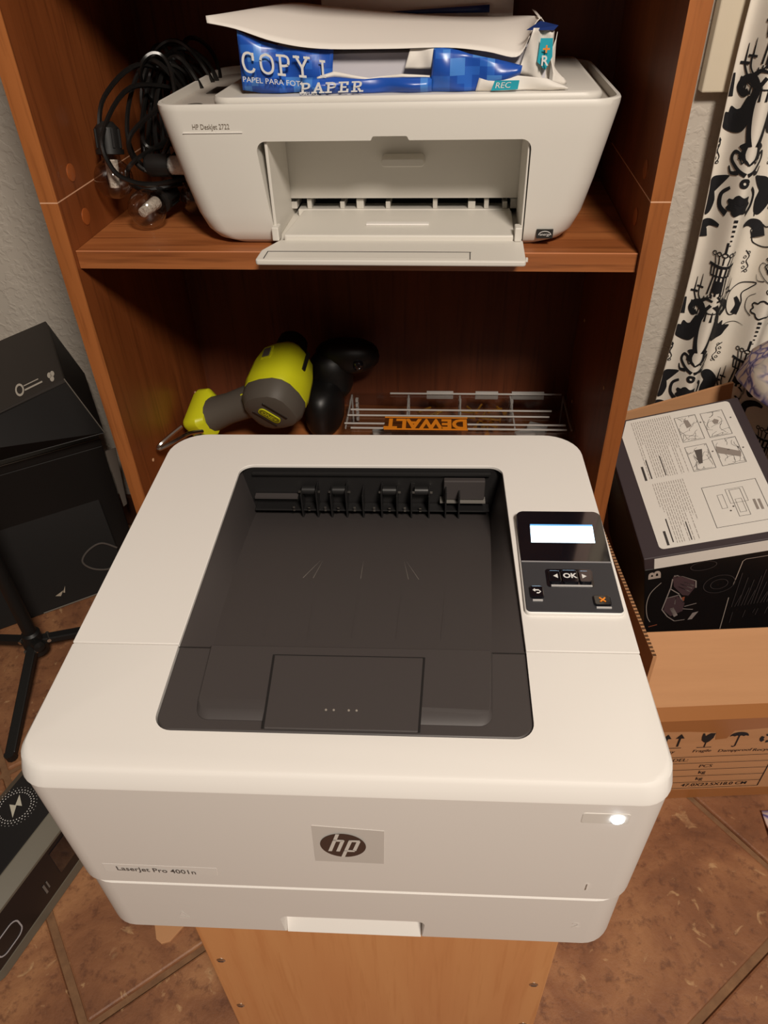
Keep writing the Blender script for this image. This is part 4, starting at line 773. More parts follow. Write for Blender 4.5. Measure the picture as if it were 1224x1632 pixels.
for k in range(3):
    a = 2*math.pi*k/3 + 0.5; c_ = Vector((0.176, 0.1410))
    pts = [c_ + Vector((math.cos(a+t), math.sin(a+t)))*0.0100 for t in (0, 0.5, 1.0, 1.5)] + [c_ + Vector((math.cos(a+t), math.sin(a+t)))*0.0050 for t in (1.5, 1.0, 0.5, 0)]
    q4(*[tuple(p) for p in pts])
for z in (0.1045, 0.0893, 0.0735, 0.0578, 0.0420, 0.0272): ln(0.012, z, 0.1965, z - 0.0006, 0.0010)
ln(0.1965, 0.1040, 0.1965, 0.0268, 0.0012); ln(0.012, 0.1045, 0.012, 0.0272, 0.0012)
def ctx(txt, size, x, z, **k): put_text(pr_, txt, size, lambda a, b: (x + a*1.12, PD, z + b), **k)
ctx('This way', 0.0085, 0.026, 0.1180, shear=0.15); ctx('Fragile', 0.0085, 0.0835, 0.1178, shear=0.15); ctx('Dampproof', 0.0085, 0.1175, 0.1162, shear=0.15); ctx('Recycle', 0.0085, 0.1640, 0.1150, shear=0.15)
ctx('MODEL:', 0.0098, 0.0440, 0.0975, shear=0.1); ctx('QTY:', 0.0098, 0.030, 0.0818); ctx('PCS', 0.0098, 0.1010, 0.0812, shear=0.1); ctx('kg', 0.0100, 0.1040, 0.0660, bold=0.0001); ctx('kg', 0.0100, 0.1040, 0.0502, bold=0.0001); ctx('47.0X23.5X18.0 CM', 0.0098, 0.0875, 0.0345, shear=0.1, bold=0.0001)
pr_.build('handling_print', INK, ct)

# ================================================================== BLACK PRODUCT BOX IN THE CARTON
bP = Vector((0.3624, -0.013, 0.3353)); bU = Vector((0.9694, 0.0559, 0.2389)).normalized(); bV = Vector((-0.1089, 0.9705, 0.2151)); bV = (bV - bU*bV.dot(bU)).normalized(); bN = bU.cross(bV)
pb_ = thing('product_box', 'black product box with white instruction label leaning in the brown carton', 'box', tuple(bP - bN*0.30))
pb_.location = (0.48, 0.12, 0.05); bpy.context.view_layer.update()
OFF = Vector((0.48, 0.12, 0.05))
def bx(s, t, n): return tuple(bP + bU*s + bV*t + bN*n - OFF)
BWd, BLn, BHt = 0.19, 0.250, 0.272
MB().hexa([bx(0, 0, -BHt), bx(BWd, 0, -BHt), bx(BWd, BLn, -BHt), bx(0, BLn, -BHt)], [bx(0, 0, -0.02), bx(BWd, 0, -0.02), bx(BWd, BLn, -0.02), bx(0, BLn, -0.02)]).build('carton_body', BOXBLK, pb_, bevel=0.0012)
MB().hexa([bx(0, 0.0, -0.0198), bx(BWd, 0, -0.0198), bx(BWd, BLn, -0.0198), bx(0, BLn, -0.0198)], [bx(0, 0.004, 0), bx(BWd, 0.004, 0), bx(BWd, BLn, 0), bx(0, BLn, 0)]).build('lid', BOXTOP, pb_, bevel=0.0012)
MB().add([bx(0.012, -0.0006, -0.0185), bx(BWd, -0.0006, -0.0185), bx(BWd, 0.0032, -0.0015), bx(0.013, 0.0032, -0.0015)], [(0,1,2,3)]).build('white_band', PAPER, pb_, solid=0.0004)
lab = rpoly([(0.0225, 0.0145), (0.176, 0.0145), (0.176, 0.246), (0.0330, 0.246), (0.0205, 0.216)], [0.006, 0.006, 0.006, 0.001, 0.001], 5)
lbo = MB().loft([[bx(s, t, 0.0004) for s, t in lab], [bx(s, t, 0.0010) for s, t in lab]]).build('instruction_label', PAPER, pb_)
PT = mat('fine_grey_print', srgb(158, 149, 142), 0.7); PTD = mat('dark_print', srgb(62, 56, 54), 0.7); PTL = mat('faint_print', srgb(176, 166, 158), 0.7)
def bar(mb, s0, s1, t0, t1, n=0.0013): mb.add([bx(s0, t0, n), bx(s1, t0, n), bx(s1, t1, n), bx(s0, t1, n)], [(0,1,2,3)])
random.seed(5); tx_ = MB()
def block(s0, s1, ta, tb, step):
    s = s0
    while s < s1:
        t = tb; full = random.random()
        end = ta if full > 0.3 else ta + (tb-ta)*random.uniform(0.2, 0.6)
        while t > end:
            wd = random.uniform(0.003, 0.009); bar(tx_, s, s+0.0007, max(end, t-wd), t); t -= wd + 0.0014
        s += step
block(0.0385, 0.0950, 0.130, 0.240, 0.0030); block(0.0395, 0.0800, 0.020, 0.121, 0.0030); tx_.build('text_print', PT, lbo)['kind'] = 'stuff'
cap = MB(); bar(cap, 0.0320, 0.0350, 0.1285, 0.1545); bar(cap, 0.0328, 0.0358, 0.0185, 0.0412); bar(cap, 0.0405, 0.0420, 0.13, 0.165); bar(cap, 0.0600, 0.0612, 0.132, 0.168); bar(cap, 0.0405, 0.0420, 0.022, 0.06); bar(cap, 0.063, 0.0643, 0.021, 0.05); cap.build('heading_print', PTD, lbo)
fr = MB()
def rectf(s0, s1, t0, t1, w=0.0006): bar(fr, s0, s1, t0, t0+w); bar(fr, s0, s1, t1-w, t1); bar(fr, s0, s0+w, t0, t1); bar(fr, s1-w, s1, t0, t1)
for f_ in ((0.0970, 0.1262, 0.1838, 0.2324), (0.1326, 0.1625, 0.1830, 0.2313), (0.0960, 0.1250, 0.1290, 0.1745), (0.1330, 0.1640, 0.1294, 0.1773), (0.0970, 0.1650, 0.0320, 0.0995)): rectf(*f_)
random.seed(9)
for (s0, s1, t0, t1) in ((0.0985, 0.125, 0.186, 0.231), (0.134, 0.161, 0.185, 0.230), (0.0975, 0.1235, 0.131, 0.173), (0.1345, 0.1625, 0.131, 0.176)):
    for k in range(16):
        a = Vector((random.uniform(s0, s1), random.uniform(t0, t1))); q = random.uniform(0, 6.28); pts = [a]
        for j in range(5): q += random.uniform(-0.7, 0.7); a = a + Vector((math.cos(q), math.sin(q)))*0.004; a.x = min(max(a.x, s0), s1); a.y = min(max(a.y, t0), t1); pts.append(a.copy())
        for a, b in zip(pts, pts[1:]):
            d = (b-a)
            if d.length < 1e-5: continue
            d.normalize(); nn = Vector((-d.y, d.x))*0.0002; fr.add([bx(*(a+nn), 0.0013), bx(*(b+nn), 0.0013), bx(*(b-nn), 0.0013), bx(*(a-nn), 0.0013)], [(0,1,2,3)])
# plan drawing of the vehicle
rectf(0.128, 0.142, 0.044, 0.088, 0.0005); rectf(0.131, 0.139, 0.050, 0.072, 0.0004); rectf(0.124, 0.146, 0.066, 0.090, 0.0004); rectf(0.112, 0.119, 0.060, 0.083, 0.0004)
fr.build('line_drawing', PTD, lbo)['kind'] = 'stuff'
sh_ = MB()
def poly(mb, pts, n=0.0014): mb.add([bx(s, t, n) for s, t in pts], [tuple(range(len(pts)))])
poly(sh_, [(0.1350, 0.1660), (0.1630, 0.1490), (0.1600, 0.1400), (0.1330, 0.1540)]); poly(sh_, [(0.108, 0.225), (0.114, 0.224), (0.116, 0.211), (0.109, 0.209)]); poly(sh_, [(0.144, 0.2125), (0.148, 0.2165), (0.153, 0.2125), (0.150, 0.2065), (0.1455, 0.2065)])
poly(sh_, [(0.151, 0.050), (0.154, 0.050), (0.154, 0.067), (0.151, 0.067)]); poly(sh_, [(0.1565, 0.049), (0.1595, 0.049), (0.1595, 0.066), (0.1565, 0.066)])
sh_.build('shaded_drawing', mat('mid_grey_print', srgb(150, 140, 132), 0.7), lbo)
dk = MB()
for s, t in ((0.129, 0.215), (0.169, 0.213), (0.1288, 0.158), (0.1675, 0.155), (0.121, 0.055), (0.126, 0.061)): poly(dk, [(s+0.0012*math.cos(q), t+0.0012*math.sin(q)) for q in [2*math.pi*k/10 for k in range(10)]], 0.0015)
poly(dk, [(0.107, 0.166), (0.117, 0.166), (0.111, 0.141), (0.106, 0.141)]); poly(dk, [(0.146, 0.156), (0.150, 0.157), (0.150, 0.155)])
dk.build('dark_drawing', mat('deep_grey_print', srgb(92, 84, 80), 0.7), lbo)['kind'] = 'stuff'
# front face print
def bf_(s, n): return bx(s, -0.0009, n)
def fpoly(mb, pts): mb.add([bf_(s, n) for s, n in pts], [tuple(range(len(pts)))])
def fline(mb, pts, w):
    for a, b in zip(pts, pts[1:]):
        a = Vector(a); b = Vector(b); d = (b-a).normalized(); nn = Vector((-d.y, d.x))*w/2; fpoly(mb, [tuple(a+nn), tuple(b+nn), tuple(b-nn), tuple(a-nn)])
cream = mat('cream_print', srgb(206, 190, 178), 0.5); dim = mat('dim_print', srgb(74, 66, 66), 0.5); mauve = mat('mauve_print', srgb(92, 70, 74), 0.5)
m_ = MB(); put_text(m_, 'B', 0.022, lambda x, y: bf_(0.0135 - y*0.95, -0.034 + x*1.5), bold=0.0008, align='CENTER'); m_.build('letter_print', cream, pb_)
m_ = MB(); fline(m_, [tuple(v) for v in cr([(0.0215, -0.055), (0.008, -0.078), (0.003, -0.108), (0.004, -0.140), (0.008, -0.158)], 5)], 0.0009); fline(m_, [(0.1215, -0.034), (0.1150, -0.090)], 0.0010); fline(m_, [(0.1120, -0.122), (0.1075, -0.21)], 0.0010); fline(m_, [(0.1215, -0.034), (0.125, -0.030), (0.189, -0.030)], 0.0009); m_.build('line_print', cream, pb_)['kind'] = 'stuff'
m_ = MB()
for c0, ra, rb2 in ((( 0.0965, -0.082), 0.020, 0.022), ((0.0735, -0.030), 0.016, 0.010), ((0.0965, -0.082), 0.011, 0.012)):
    fline(m_, [(c0[0]+ra*math.cos(q), c0[1]+rb2*math.sin(q)) for q in [2*math.pi*k/28 for k in range(29)]], 0.0012)
m_.build('wheel_print', dim, pb_)
m_ = MB()   # toy vehicle artwork
fpoly(m_, [(0.036, -0.045), (0.046, -0.046), (0.064, -0.062), (0.066, -0.080), (0.058, -0.100), (0.050, -0.096), (0.038, -0.070)]); fpoly(m_, [(0.030, -0.098), (0.044, -0.096), (0.054, -0.118), (0.052, -0.140), (0.036, -0.150), (0.026, -0.130)])
m_.build('vehicle_print', mauve, pb_)
m_ = MB()
for pts in ([(0.038, -0.043), (0.048, -0.048), (0.066, -0.064), (0.067, -0.082)], [(0.036, -0.050), (0.034, -0.075), (0.046, -0.092)], [(0.034, -0.072), (0.029, -0.100), (0.024, -0.128), (0.032, -0.150), (0.042, -0.166), (0.056, -0.166)], [(0.030, -0.098), (0.046, -0.094), (0.052, -0.116)], [(0.046, -0.066), (0.062, -0.082)], [(0.044, -0.072), (0.060, -0.090)], [(0.050, -0.062), (0.064, -0.076)], [(0.054, -0.128), (0.070, -0.124)], [(0.052, -0.134), (0.066, -0.140)], [(0.042, -0.098), (0.041, -0.118)]): fline(m_, pts, 0.0016)
fpoly(m_, [(0.0345, -0.128), (0.0395, -0.126), (0.046, -0.150), (0.041, -0.154)]); fpoly(m_, [(0.066, -0.150), (0.074, -0.148), (0.066, -0.168), (0.060, -0.168)]); fpoly(m_, [(0.0375, -0.042), (0.043, -0.043), (0.042, -0.050), (0.0375, -0.049)])
m_.build('vehicle_highlight', mat('silver_print', srgb(178, 164, 158), 0.4), pb_)
m_ = MB(); fpoly(m_, [(0.0495, -0.102), (0.0535, -0.101), (0.0530, -0.112), (0.0495, -0.112)]); fline(m_, [(0.006, -0.172), (0.018, -0.169)], 0.0022); m_.build('orange_print', mat('rust_print', srgb(176, 96, 66), 0.5), pb_)
random.seed(2); m_ = MB(); s = 0.118
while s < 0.187:
    h = random.uniform(0.03, 0.10); fline(m_, [(s + 0.006, -0.150 + h*0.9), (s, -0.150)], 0.0011)
    if random.random() < 0.5: fline(m_, [(s - 0.001, -0.165), (s - 0.003, -0.165 - random.uniform(0.01, 0.035))], 0.0010)
    s += 0.0042
m_.build('text_print', dim, pb_)

# ================================================================== CURTAIN
def cy(x, z):
    k = 2*math.pi*(x - 0.489)/0.074; return 0.366 - 0.016*math.cos(k) - 0.003*math.sin(2*k + z*3) + 0.006*math.sin(z*5)*(x - 0.45)*4
XL, XR = 0.452, 0.80
ARC = [(0.0, XL)]
while ARC[-1][1] < XR:      # cloth measured along its folds
    x_ = ARC[-1][1]; sl0 = (cy(x_ + 0.0005, 0.6) - cy(x_, 0.6))/0.0005; ARC.append((ARC[-1][0] + 0.0005*math.sqrt(1 + sl0*sl0), x_ + 0.0005))
SMAX = ARC[-1][0]
def s2x(q):
    q = max(0.0, min(SMAX, q)); lo_i, hi_i = 0, len(ARC) - 1
    while hi_i - lo_i > 1:
        m = (lo_i + hi_i)//2
        if ARC[m][0] <= q: lo_i = m
        else: hi_i = m
    t = (q - ARC[lo_i][0])/(ARC[hi_i][0] - ARC[lo_i][0]); return ARC[lo_i][1] + t*0.0005
def x2s(x): return ARC[max(0, min(len(ARC) - 1, int((x - XL)/0.0005)))][0]
cu_ = thing('curtain', 'ivory curtain printed with black damask scrolls and chandeliers', 'curtain', (0.6, 0.372, 0.03))
def CWp(q, z, d=0.0):
    x = s2x(q); sl0 = (cy(x + 0.0005, z) - cy(x - 0.0005, z))/0.001; n = math.sqrt(1 + sl0*sl0)
    return (x + d*sl0/n - 0.6 + 0.0035*math.sin(z*12 + 1.0)*(1 - q/SMAX), cy(x, z) - d/n - 0.372, z - 0.03)
MB().grid(lambda a, b: CWp(SMAX*a, 0.04 + 1.66*b), 240, 60).build('cloth', CLOTH, cu_, smooth=True, solid=0.0010, ang=80)
MB().tube([(-0.19, -0.02, 1.69), (0.4, -0.02, 1.69)], 0.011, 12).build('rod', RUB, cu_, smooth=True)
pt_ = MB()
KX = [0.0]
def kx(p): return Vector((KX[0] + (p[0] - KX[0])*1.2, p[1]))
def rib(pts, w, taper=None, close=False):
    w *= 1.25; pts = [tuple(kx(p)) for p in pts]; pts = [(max(0.0008, x), z) for x, z in pts]
    P = cr(pts, 5, close); 
    if close: P = P + [P[0]]
    N = len(P); vs = []
    for i, p in enumerate(P):
        d = (P[min(i+1, N-1)] - P[max(i-1, 0)]); d = d.normalized() if d.length > 1e-9 else Vector((1, 0)); nn = Vector((-d.y, d.x)); ww = w if taper is None else w*(taper[0]*(1-i/(N-1)) + taper[1]*i/(N-1))
        for s in (1, -1): q = p + nn*ww/2*s; vs.append(CWp(q.x, q.y, 0.0016))
    pt_.add(vs, [(2*i, 2*i+1, 2*i+3, 2*i+2) for i in range(N-1)])
def blob(pts):
    pts = [tuple(kx(p)) for p in pts]; pts = [(max(0.0008, x), z) for x, z in pts]
    P = cr(pts, 4, True); c_ = sum(P, Vector((0, 0)))/len(P); rings = [[CWp(*(c_ + (p-c_)*f), 0.0016) for p in P] for f in (1, 0.66, 0.33, 0.02)]; pt_.loft(rings, False, False)
def clipx(pts): return pts
def leaf(cx, cz, solid):
    shape = blob if solid else (lambda q: rib(q, 0.0013, close=True))
    for s in (-1, 1):
        f = lambda l: clipx([(cx + s*x, cz + z) for x, z in l])
        rib(f([(0.015, 0.020), (0.011, 0.036), (0.017, 0.047), (0.027, 0.046), (0.031, 0.037), (0.026, 0.030), (0.021, 0.034)]), 0.0078 if solid else 0.0013, (1.25, 0.7))
        shape(f([(0.012, 0.026), (0.011, 0.006), (0.016, -0.010), (0.028, -0.015), (0.040, -0.011), (0.044, -0.002), (0.047, 0.008), (0.038, 0.006), (0.036, 0.015), (0.029, 0.012), (0.022, 0.018), (0.020, 0.028)]))
        rib(f([(0.003, 0.050), (0.009, 0.036), (0.011, 0.015), (0.009, -0.008), (0.0045, -0.028)]), 0.0062 if solid else 0.0012, (0.6, 1.0))
        shape(f([(0.004, -0.022), (0.010, -0.024), (0.016, -0.029), (0.011, -0.033), (0.015, -0.040), (0.007, -0.045), (0.001, -0.049), (0.006, -0.037)]))
        rib(f([(0.044, 0.052), (0.050, 0.040), (0.048, 0.026)]), 0.009 if solid else 0.0013, (0.4, 1.0))
        for k in range(3): rib(f([(0.005+0.005*k, 0.060-0.003*k), (0.0055+0.005*k, 0.066-0.003*k)]), 0.0016)
        rib(f([(0.002, 0.056), (0.012, 0.057), (0.020, 0.050)]), 0.0045 if solid else 0.0012, (0.5, 1))
        for k in range(5):
            q = -1.1 + 0.5*k; o_ = (0.034 + 0.012*math.cos(q), -0.038 + 0.016*math.sin(q)); rib(f([(o_[0]+0.0018*math.cos(t), o_[1]+0.0018*math.sin(t)) for t in [1.26*j for j in range(5)]]), 0.0008, close=True)
        rib(f([(0.046, -0.022), (0.040, -0.030), (0.042, -0.038), (0.038, -0.046), (0.044, -0.054)]), 0.0012)
def crest(cx, cz, solid):
    for s in (-1, 1):
        f = lambda l: clipx([(cx + s*x, cz + z) for x, z in l])
        rib(f([(0.001, -0.012), (0.012, -0.006), (0.022, 0.004), (0.020, 0.014), (0.012, 0.012), (0.013, 0.006)]), 0.006 if solid else 0.0013, (0.7, 0.5))
        rib(f([(0.0, 0.0), (0.004, 0.006), (0.008, 0.002), (0.012, 0.008)]), 0.0016); rib(f([(0.010, -0.010), (0.020, -0.012), (0.024, -0.004)]), 0.005 if solid else 0.0012, (1, 0.3))
        rib(f([(0.016, -0.030), (0.026, -0.040), (0.025, -0.056), (0.014, -0.064)]), 0.0065 if solid else 0.0012, (0.5, 1))
        (blob if solid else (lambda q: rib(q, 0.0014, close=True)))(f([(0.020, -0.016), (0.032, -0.018), (0.044, -0.022), (0.054, -0.036), (0.052, -0.056), (0.044, -0.070), (0.036, -0.066), (0.033, -0.050), (0.036, -0.036), (0.028, -0.026)]))
        rib(f([(0.020, -0.082), (0.034, -0.080), (0.046, -0.086), (0.050, -0.100)]), 0.014 if solid else 0.0013, (0.25, 1.2))
    fan = [(cx + (0.0155 + 0.0022*math.cos(7*t))*math.cos(t), cz - 0.051 + (0.0125 + 0.002*math.cos(7*t))*math.sin(t)) for t in [math.pi*2*k/22 for k in range(22)]]
    if solid: blob(fan)
    else: rib(fan, 0.0018, close=True)
    rib([(cx + 0.0032*math.cos(t), cz - 0.022 + 0.0042*math.sin(t)) for t in [1.05*j for j in range(6)]], 0.0035 if solid else 0.0009, close=True)
    for k in range(6): r = 0.0024*(1-k*0.12); rib([(cx, cz - 0.069 - 0.0068*k), (cx + 0.0001, cz - 0.069 - 0.0068*k - r*1.6)], r*1.4)
def chandelier(cx, cz):
    rib([(cx, cz+0.012), (cx, cz-0.004)], 0.0022)
    for k in range(5): rib([(cx - 0.014 + 0.007*k + 0.0028*math.cos(t), cz - 0.006 + 0.0028*math.sin(t)) for t in [1.26*j for j in range(5)]], 0.0013, close=True)
    for k in range(-2, 3): rib([(cx + 0.006*k, cz-0.009), (cx + 0.0045*k, cz-0.020)], 0.0014)
    rib([(cx-0.018, cz-0.021), (cx, cz-0.0235), (cx+0.018, cz-0.021)], 0.0034)
    for k in range(-3, 4): rib([(cx + 0.0048*k, cz-0.022), (cx + 0.0042*k, cz-0.036)], 0.0021)
    rib([(cx-0.013, cz-0.037), (cx+0.013, cz-0.037)], 0.0018)
    for k in range(-2, 3): rib([(cx + 0.0038*k, cz-0.036), (cx + 0.0052*k, cz-0.066)], 0.0022)
    blob([(cx-0.005, cz-0.045), (cx+0.005, cz-0.045), (cx+0.004, cz-0.060), (cx-0.004, cz-0.060)])
    for s in (-1, 1):
        f = lambda l: clipx([(cx + s*x, cz + z) for x, z in l])
        rib(f([(0.002, -0.082), (0.012, -0.090), (0.024, -0.080), (0.030, -0.068)]), 0.0020); rib(f([(0.003, -0.066), (0.014, -0.078), (0.022, -0.072), (0.024, -0.060)]), 0.0018)
        rib(f([(0.025, -0.067), (0.035, -0.067)]), 0.0026); rib(f([(0.030, -0.067), (0.030, -0.046)]), 0.0022, (1, 0.3)); rib(f([(0.018, -0.059), (0.028, -0.059)]), 0.0022); rib(f([(0.023, -0.059), (0.023, -0.040)]), 0.0020, (1, 0.3))
        for k in range(5): rib(f([(0.003 + 0.0068*k, -0.090 + 0.0022*k), (0.0032 + 0.0068*k, -0.106 + 0.0030*k)]), 0.0020, (0.35, 1.2))
    rib([(cx-0.030, cz-0.082), (cx-0.015, cz-0.091), (cx, cz-0.093), (cx+0.015, cz-0.091), (cx+0.030, cz-0.082)], 0.0014)
def column(cx, zf, solid):
    KX[0] = cx
    for k in range(-2, 4):
        z0 = zf + 0.292*k
        if z0 - 0.2 > 1.15 or z0 < 0.25: continue
        leaf(cx, z0 + 0.100, solid); crest(cx, z0 + 0.050, solid); chandelier(cx - 0.002, z0 - 0.062)
column(x2s(0.488), 0.668, True); column(x2s(0.562), 0.520, False); column(x2s(0.636), 0.668, True); column(x2s(0.710), 0.520, False)
tag(pt_.build('printed_pattern', CLOTHINK, cu_), None, None, kind='stuff')

# ================================================================== FLORAL THROW
fb = thing('floral_throw', 'lilac and cream floral fabric bundled at the right edge beside the carton', 'fabric', (0.795, 0.235, 0))
rings = []
for z, cx, rx, ry in ((0.0, 0.0, 0.09, 0.085), (0.15, 0.0, 0.085, 0.085), (0.30, 0.0, 0.085, 0.085), (0.385, -0.03, 0.115, 0.088), (0.42, -0.075, 0.155, 0.09), (0.455, -0.105, 0.178, 0.092), (0.49, -0.110, 0.168, 0.088), (0.525, -0.105, 0.130, 0.075), (0.550, -0.10, 0.06, 0.04)):
    rings.append([(cx + rx*(1+0.05*math.sin(5*q+z*30))*math.cos(q), ry*(1+0.06*math.sin(4*q+z*21))*math.sin(q), z) for q in [2*math.pi*k/36 for k in range(36)]])
MB().loft(rings).build('draped_fold', FLORAL, fb, smooth=True, ang=80)
fh = thing('floral_cloth', 'corner of lilac floral cloth lying on the floor at the right edge', 'fabric', (0.66, -0.13, 0))
MB().grid(lambda a, b: (-0.100 + 0.20*a, -0.150 + 0.13*b, 0.003 + 0.022*(0.5+0.5*math.sin(a*7+b*5))), 12, 14).build('cloth', FLORAL, fh, smooth=True, solid=0.003, ang=80)

# ================================================================== LEFT: BLACK BOXES, PANEL, TRIPOD, JUMP STARTER
def vbox(name, label, base, corner, Lv, Bv, Dv, m, cat='box', Lb=None):
    """box from its upper front right corner and three edge vectors; parts: lid face and carcass"""
    t = thing(name, label, cat, base); c0 = Vector(corner) - Vector(base); Lv, Bv, Dv = Vector(Lv), Vector(Bv), Vector(Dv)
    Lb = Vector(Lb) if Lb else Lv; LL = lambda f: Lv*(1-f) + Lb*f
    pts = lambda f, g: [tuple(c0 + Dv*f), tuple(c0 + LL(f) + Dv*f), tuple(c0 + LL(f) + Bv + Dv*f), tuple(c0 + Bv + Dv*f)]
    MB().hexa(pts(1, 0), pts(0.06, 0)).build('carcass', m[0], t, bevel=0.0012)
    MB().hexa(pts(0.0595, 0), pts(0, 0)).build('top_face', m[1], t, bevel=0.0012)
    return t, c0, Lv, Bv, Dv
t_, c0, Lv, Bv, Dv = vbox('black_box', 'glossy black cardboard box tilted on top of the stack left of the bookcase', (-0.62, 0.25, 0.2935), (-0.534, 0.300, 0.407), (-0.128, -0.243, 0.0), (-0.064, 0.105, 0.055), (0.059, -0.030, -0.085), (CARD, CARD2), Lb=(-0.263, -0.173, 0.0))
nrm = Lv.cross(Bv).normalized(); nrm = nrm if nrm.z > 0 else -nrm
def onA(a, b, d=0.0009): return tuple(c0 + Lv*a + Bv*b + nrm*d)
mk = MB()
for k in range(3):
    q = 2*math.pi*k/3 + 0.5; o2 = (0.075 + 0.012*math.cos(q), 0.13 + 0.045*math.sin(q)); mk.add([onA(o2[0]+0.014*math.cos(t), o2[1]+0.045*math.sin(t)) for t in [2*math.pi*j/12 for j in range(12)]], [tuple(range(12))])
mk.add([onA(0.14, 0.10), onA(0.26, 0.10), onA(0.26, 0.125), onA(0.14, 0.125)], [(0,1,2,3)]); mk.add([onA(0.16, 0.17), onA(0.26, 0.17), onA(0.26, 0.185), onA(0.16, 0.185)], [(0,1,2,3)])
mk.loft([[onA(0.29 + r*math.cos(t), 0.15 + r*3.4*math.sin(t)) for t in [2*math.pi*j/16 for j in range(16)]] for r in (0.028, 0.018)], False, False)
mk.build('symbol_print', mat('grey_symbol', srgb(176, 168, 156), 0.6), t_)
eg = MB(); eg.tube([tuple(c0 + nrm*0.0004), tuple(c0 + Dv + nrm*0.0004)], 0.0009, 5); eg.build('worn_edge', mat('grey_edge', srgb(120, 112, 102), 0.6), t_)
d35 = Vector((-0.82, -0.57, 0)).normalized(); b35 = Vector((-0.57, 0.82, 0)).normalized()
t2, c2, L2, B2, D2 = vbox('black_box', 'plain black upright box under the tilted box left of the bookcase', (-0.62, 0.28, 0), (-0.505, 0.300, 0.293), tuple(d35*0.30), tuple(b35*0.118), (0, 0, -0.292), (CARD, CARD))
MB().tube([tuple(c2 + Vector((0, -0.0005, -0.001))), tuple(c2 + L2 + Vector((0, -0.0005, -0.001)))], 0.0008, 5).build('worn_edge', MATS['grey_edge'], t2)
MB().hexa([tuple(c2 + Vector((0.003, 0.000, -0.155))), tuple(c2 + Vector((0.010, 0.002, -0.15))), tuple(c2 + Vector((0.010, 0.004, -0.15))), tuple(c2 + Vector((0.003, 0.003, -0.155)))], [tuple(c2 + Vector((0.002, 0.0, -0.03))), tuple(c2 + Vector((0.020, 0.004, -0.025))), tuple(c2 + Vector((0.020, 0.006, -0.025))), tuple(c2 + Vector((0.002, 0.003, -0.03)))]).build('end_tab', mat('grey_card_tab', srgb(120, 112, 104), 0.7), t2)
pn = thing('document_folder', 'flat black folder leaning against the black boxes behind the tripod', 'folder', (-0.60, 0.22, 0))
br_ = Vector((-0.500, 0.235, 0.001)); tr_ = Vector((-0.535, 0.282, 0.176)); lo_ = d35*0.29
nn_ = (tr_ - br_).cross(lo_).normalized(); nn_ = nn_ if nn_.y > 0 else -nn_
pv = lambda p: tuple(Vector(p) - Vector((-0.60, 0.22, 0)))
MB().hexa([pv(br_), pv(br_+lo_), pv(tr_+lo_), pv(tr_)], [pv(br_+nn_*0.008), pv(br_+lo_+nn_*0.008), pv(tr_+lo_+nn_*0.008), pv(tr_+nn_*0.008)]).build('cover', CARD, pn, bevel=0.001)
MB().tube([pv(br_ - nn_*0.001 + Vector((0, 0, 0.002))), pv(br_ + lo_*0.55 - nn_*0.001 + Vector((0, 0, 0.002)))], 0.0013, 6).build('worn_edge', MATS['grey_edge'], pn)
def onC(a, b, d=0.0008): return pv(br_ + lo_*a + (tr_-br_)*b - nn_*d)
lg_ = MB(); lg_.add([onC(0.395, 0.17), onC(0.45, 0.14), onC(0.42, 0.12)], [(0,1,2)]); lg_.add([onC(0.375, 0.21), onC(0.40, 0.15), onC(0.39, 0.14)], [(0,1,2)]); lg_.build('logo_print', mat('pale_logo', srgb(170, 158, 140), 0.5), pn)
cbm = MB(); cpts = [br_ + lo_*a + (tr_-br_)*b - nn_*0.003 for a, b in ((0.0, 0.42), (0.08, 0.52), (0.17, 0.49), (0.225, 0.40), (0.19, 0.30), (0.11, 0.235), (0.0, 0.22))]
ca_ = thing('cable_loop', 'thin glossy black cable loop lying on the leaning black folder', 'cable', (-0.53, 0.24, 0.04))
cbm.tube([tuple(p - Vector((-0.53, 0.24, 0.04))) for p in cr(cpts, 6)], 0.0019, 7); cbm.build('wire', mat('grey_sheen_cable', srgb(90, 84, 80), 0.12, coat=0.6), ca_, smooth=True)  # black wire; its bright sheen is painted in by the grey base colour
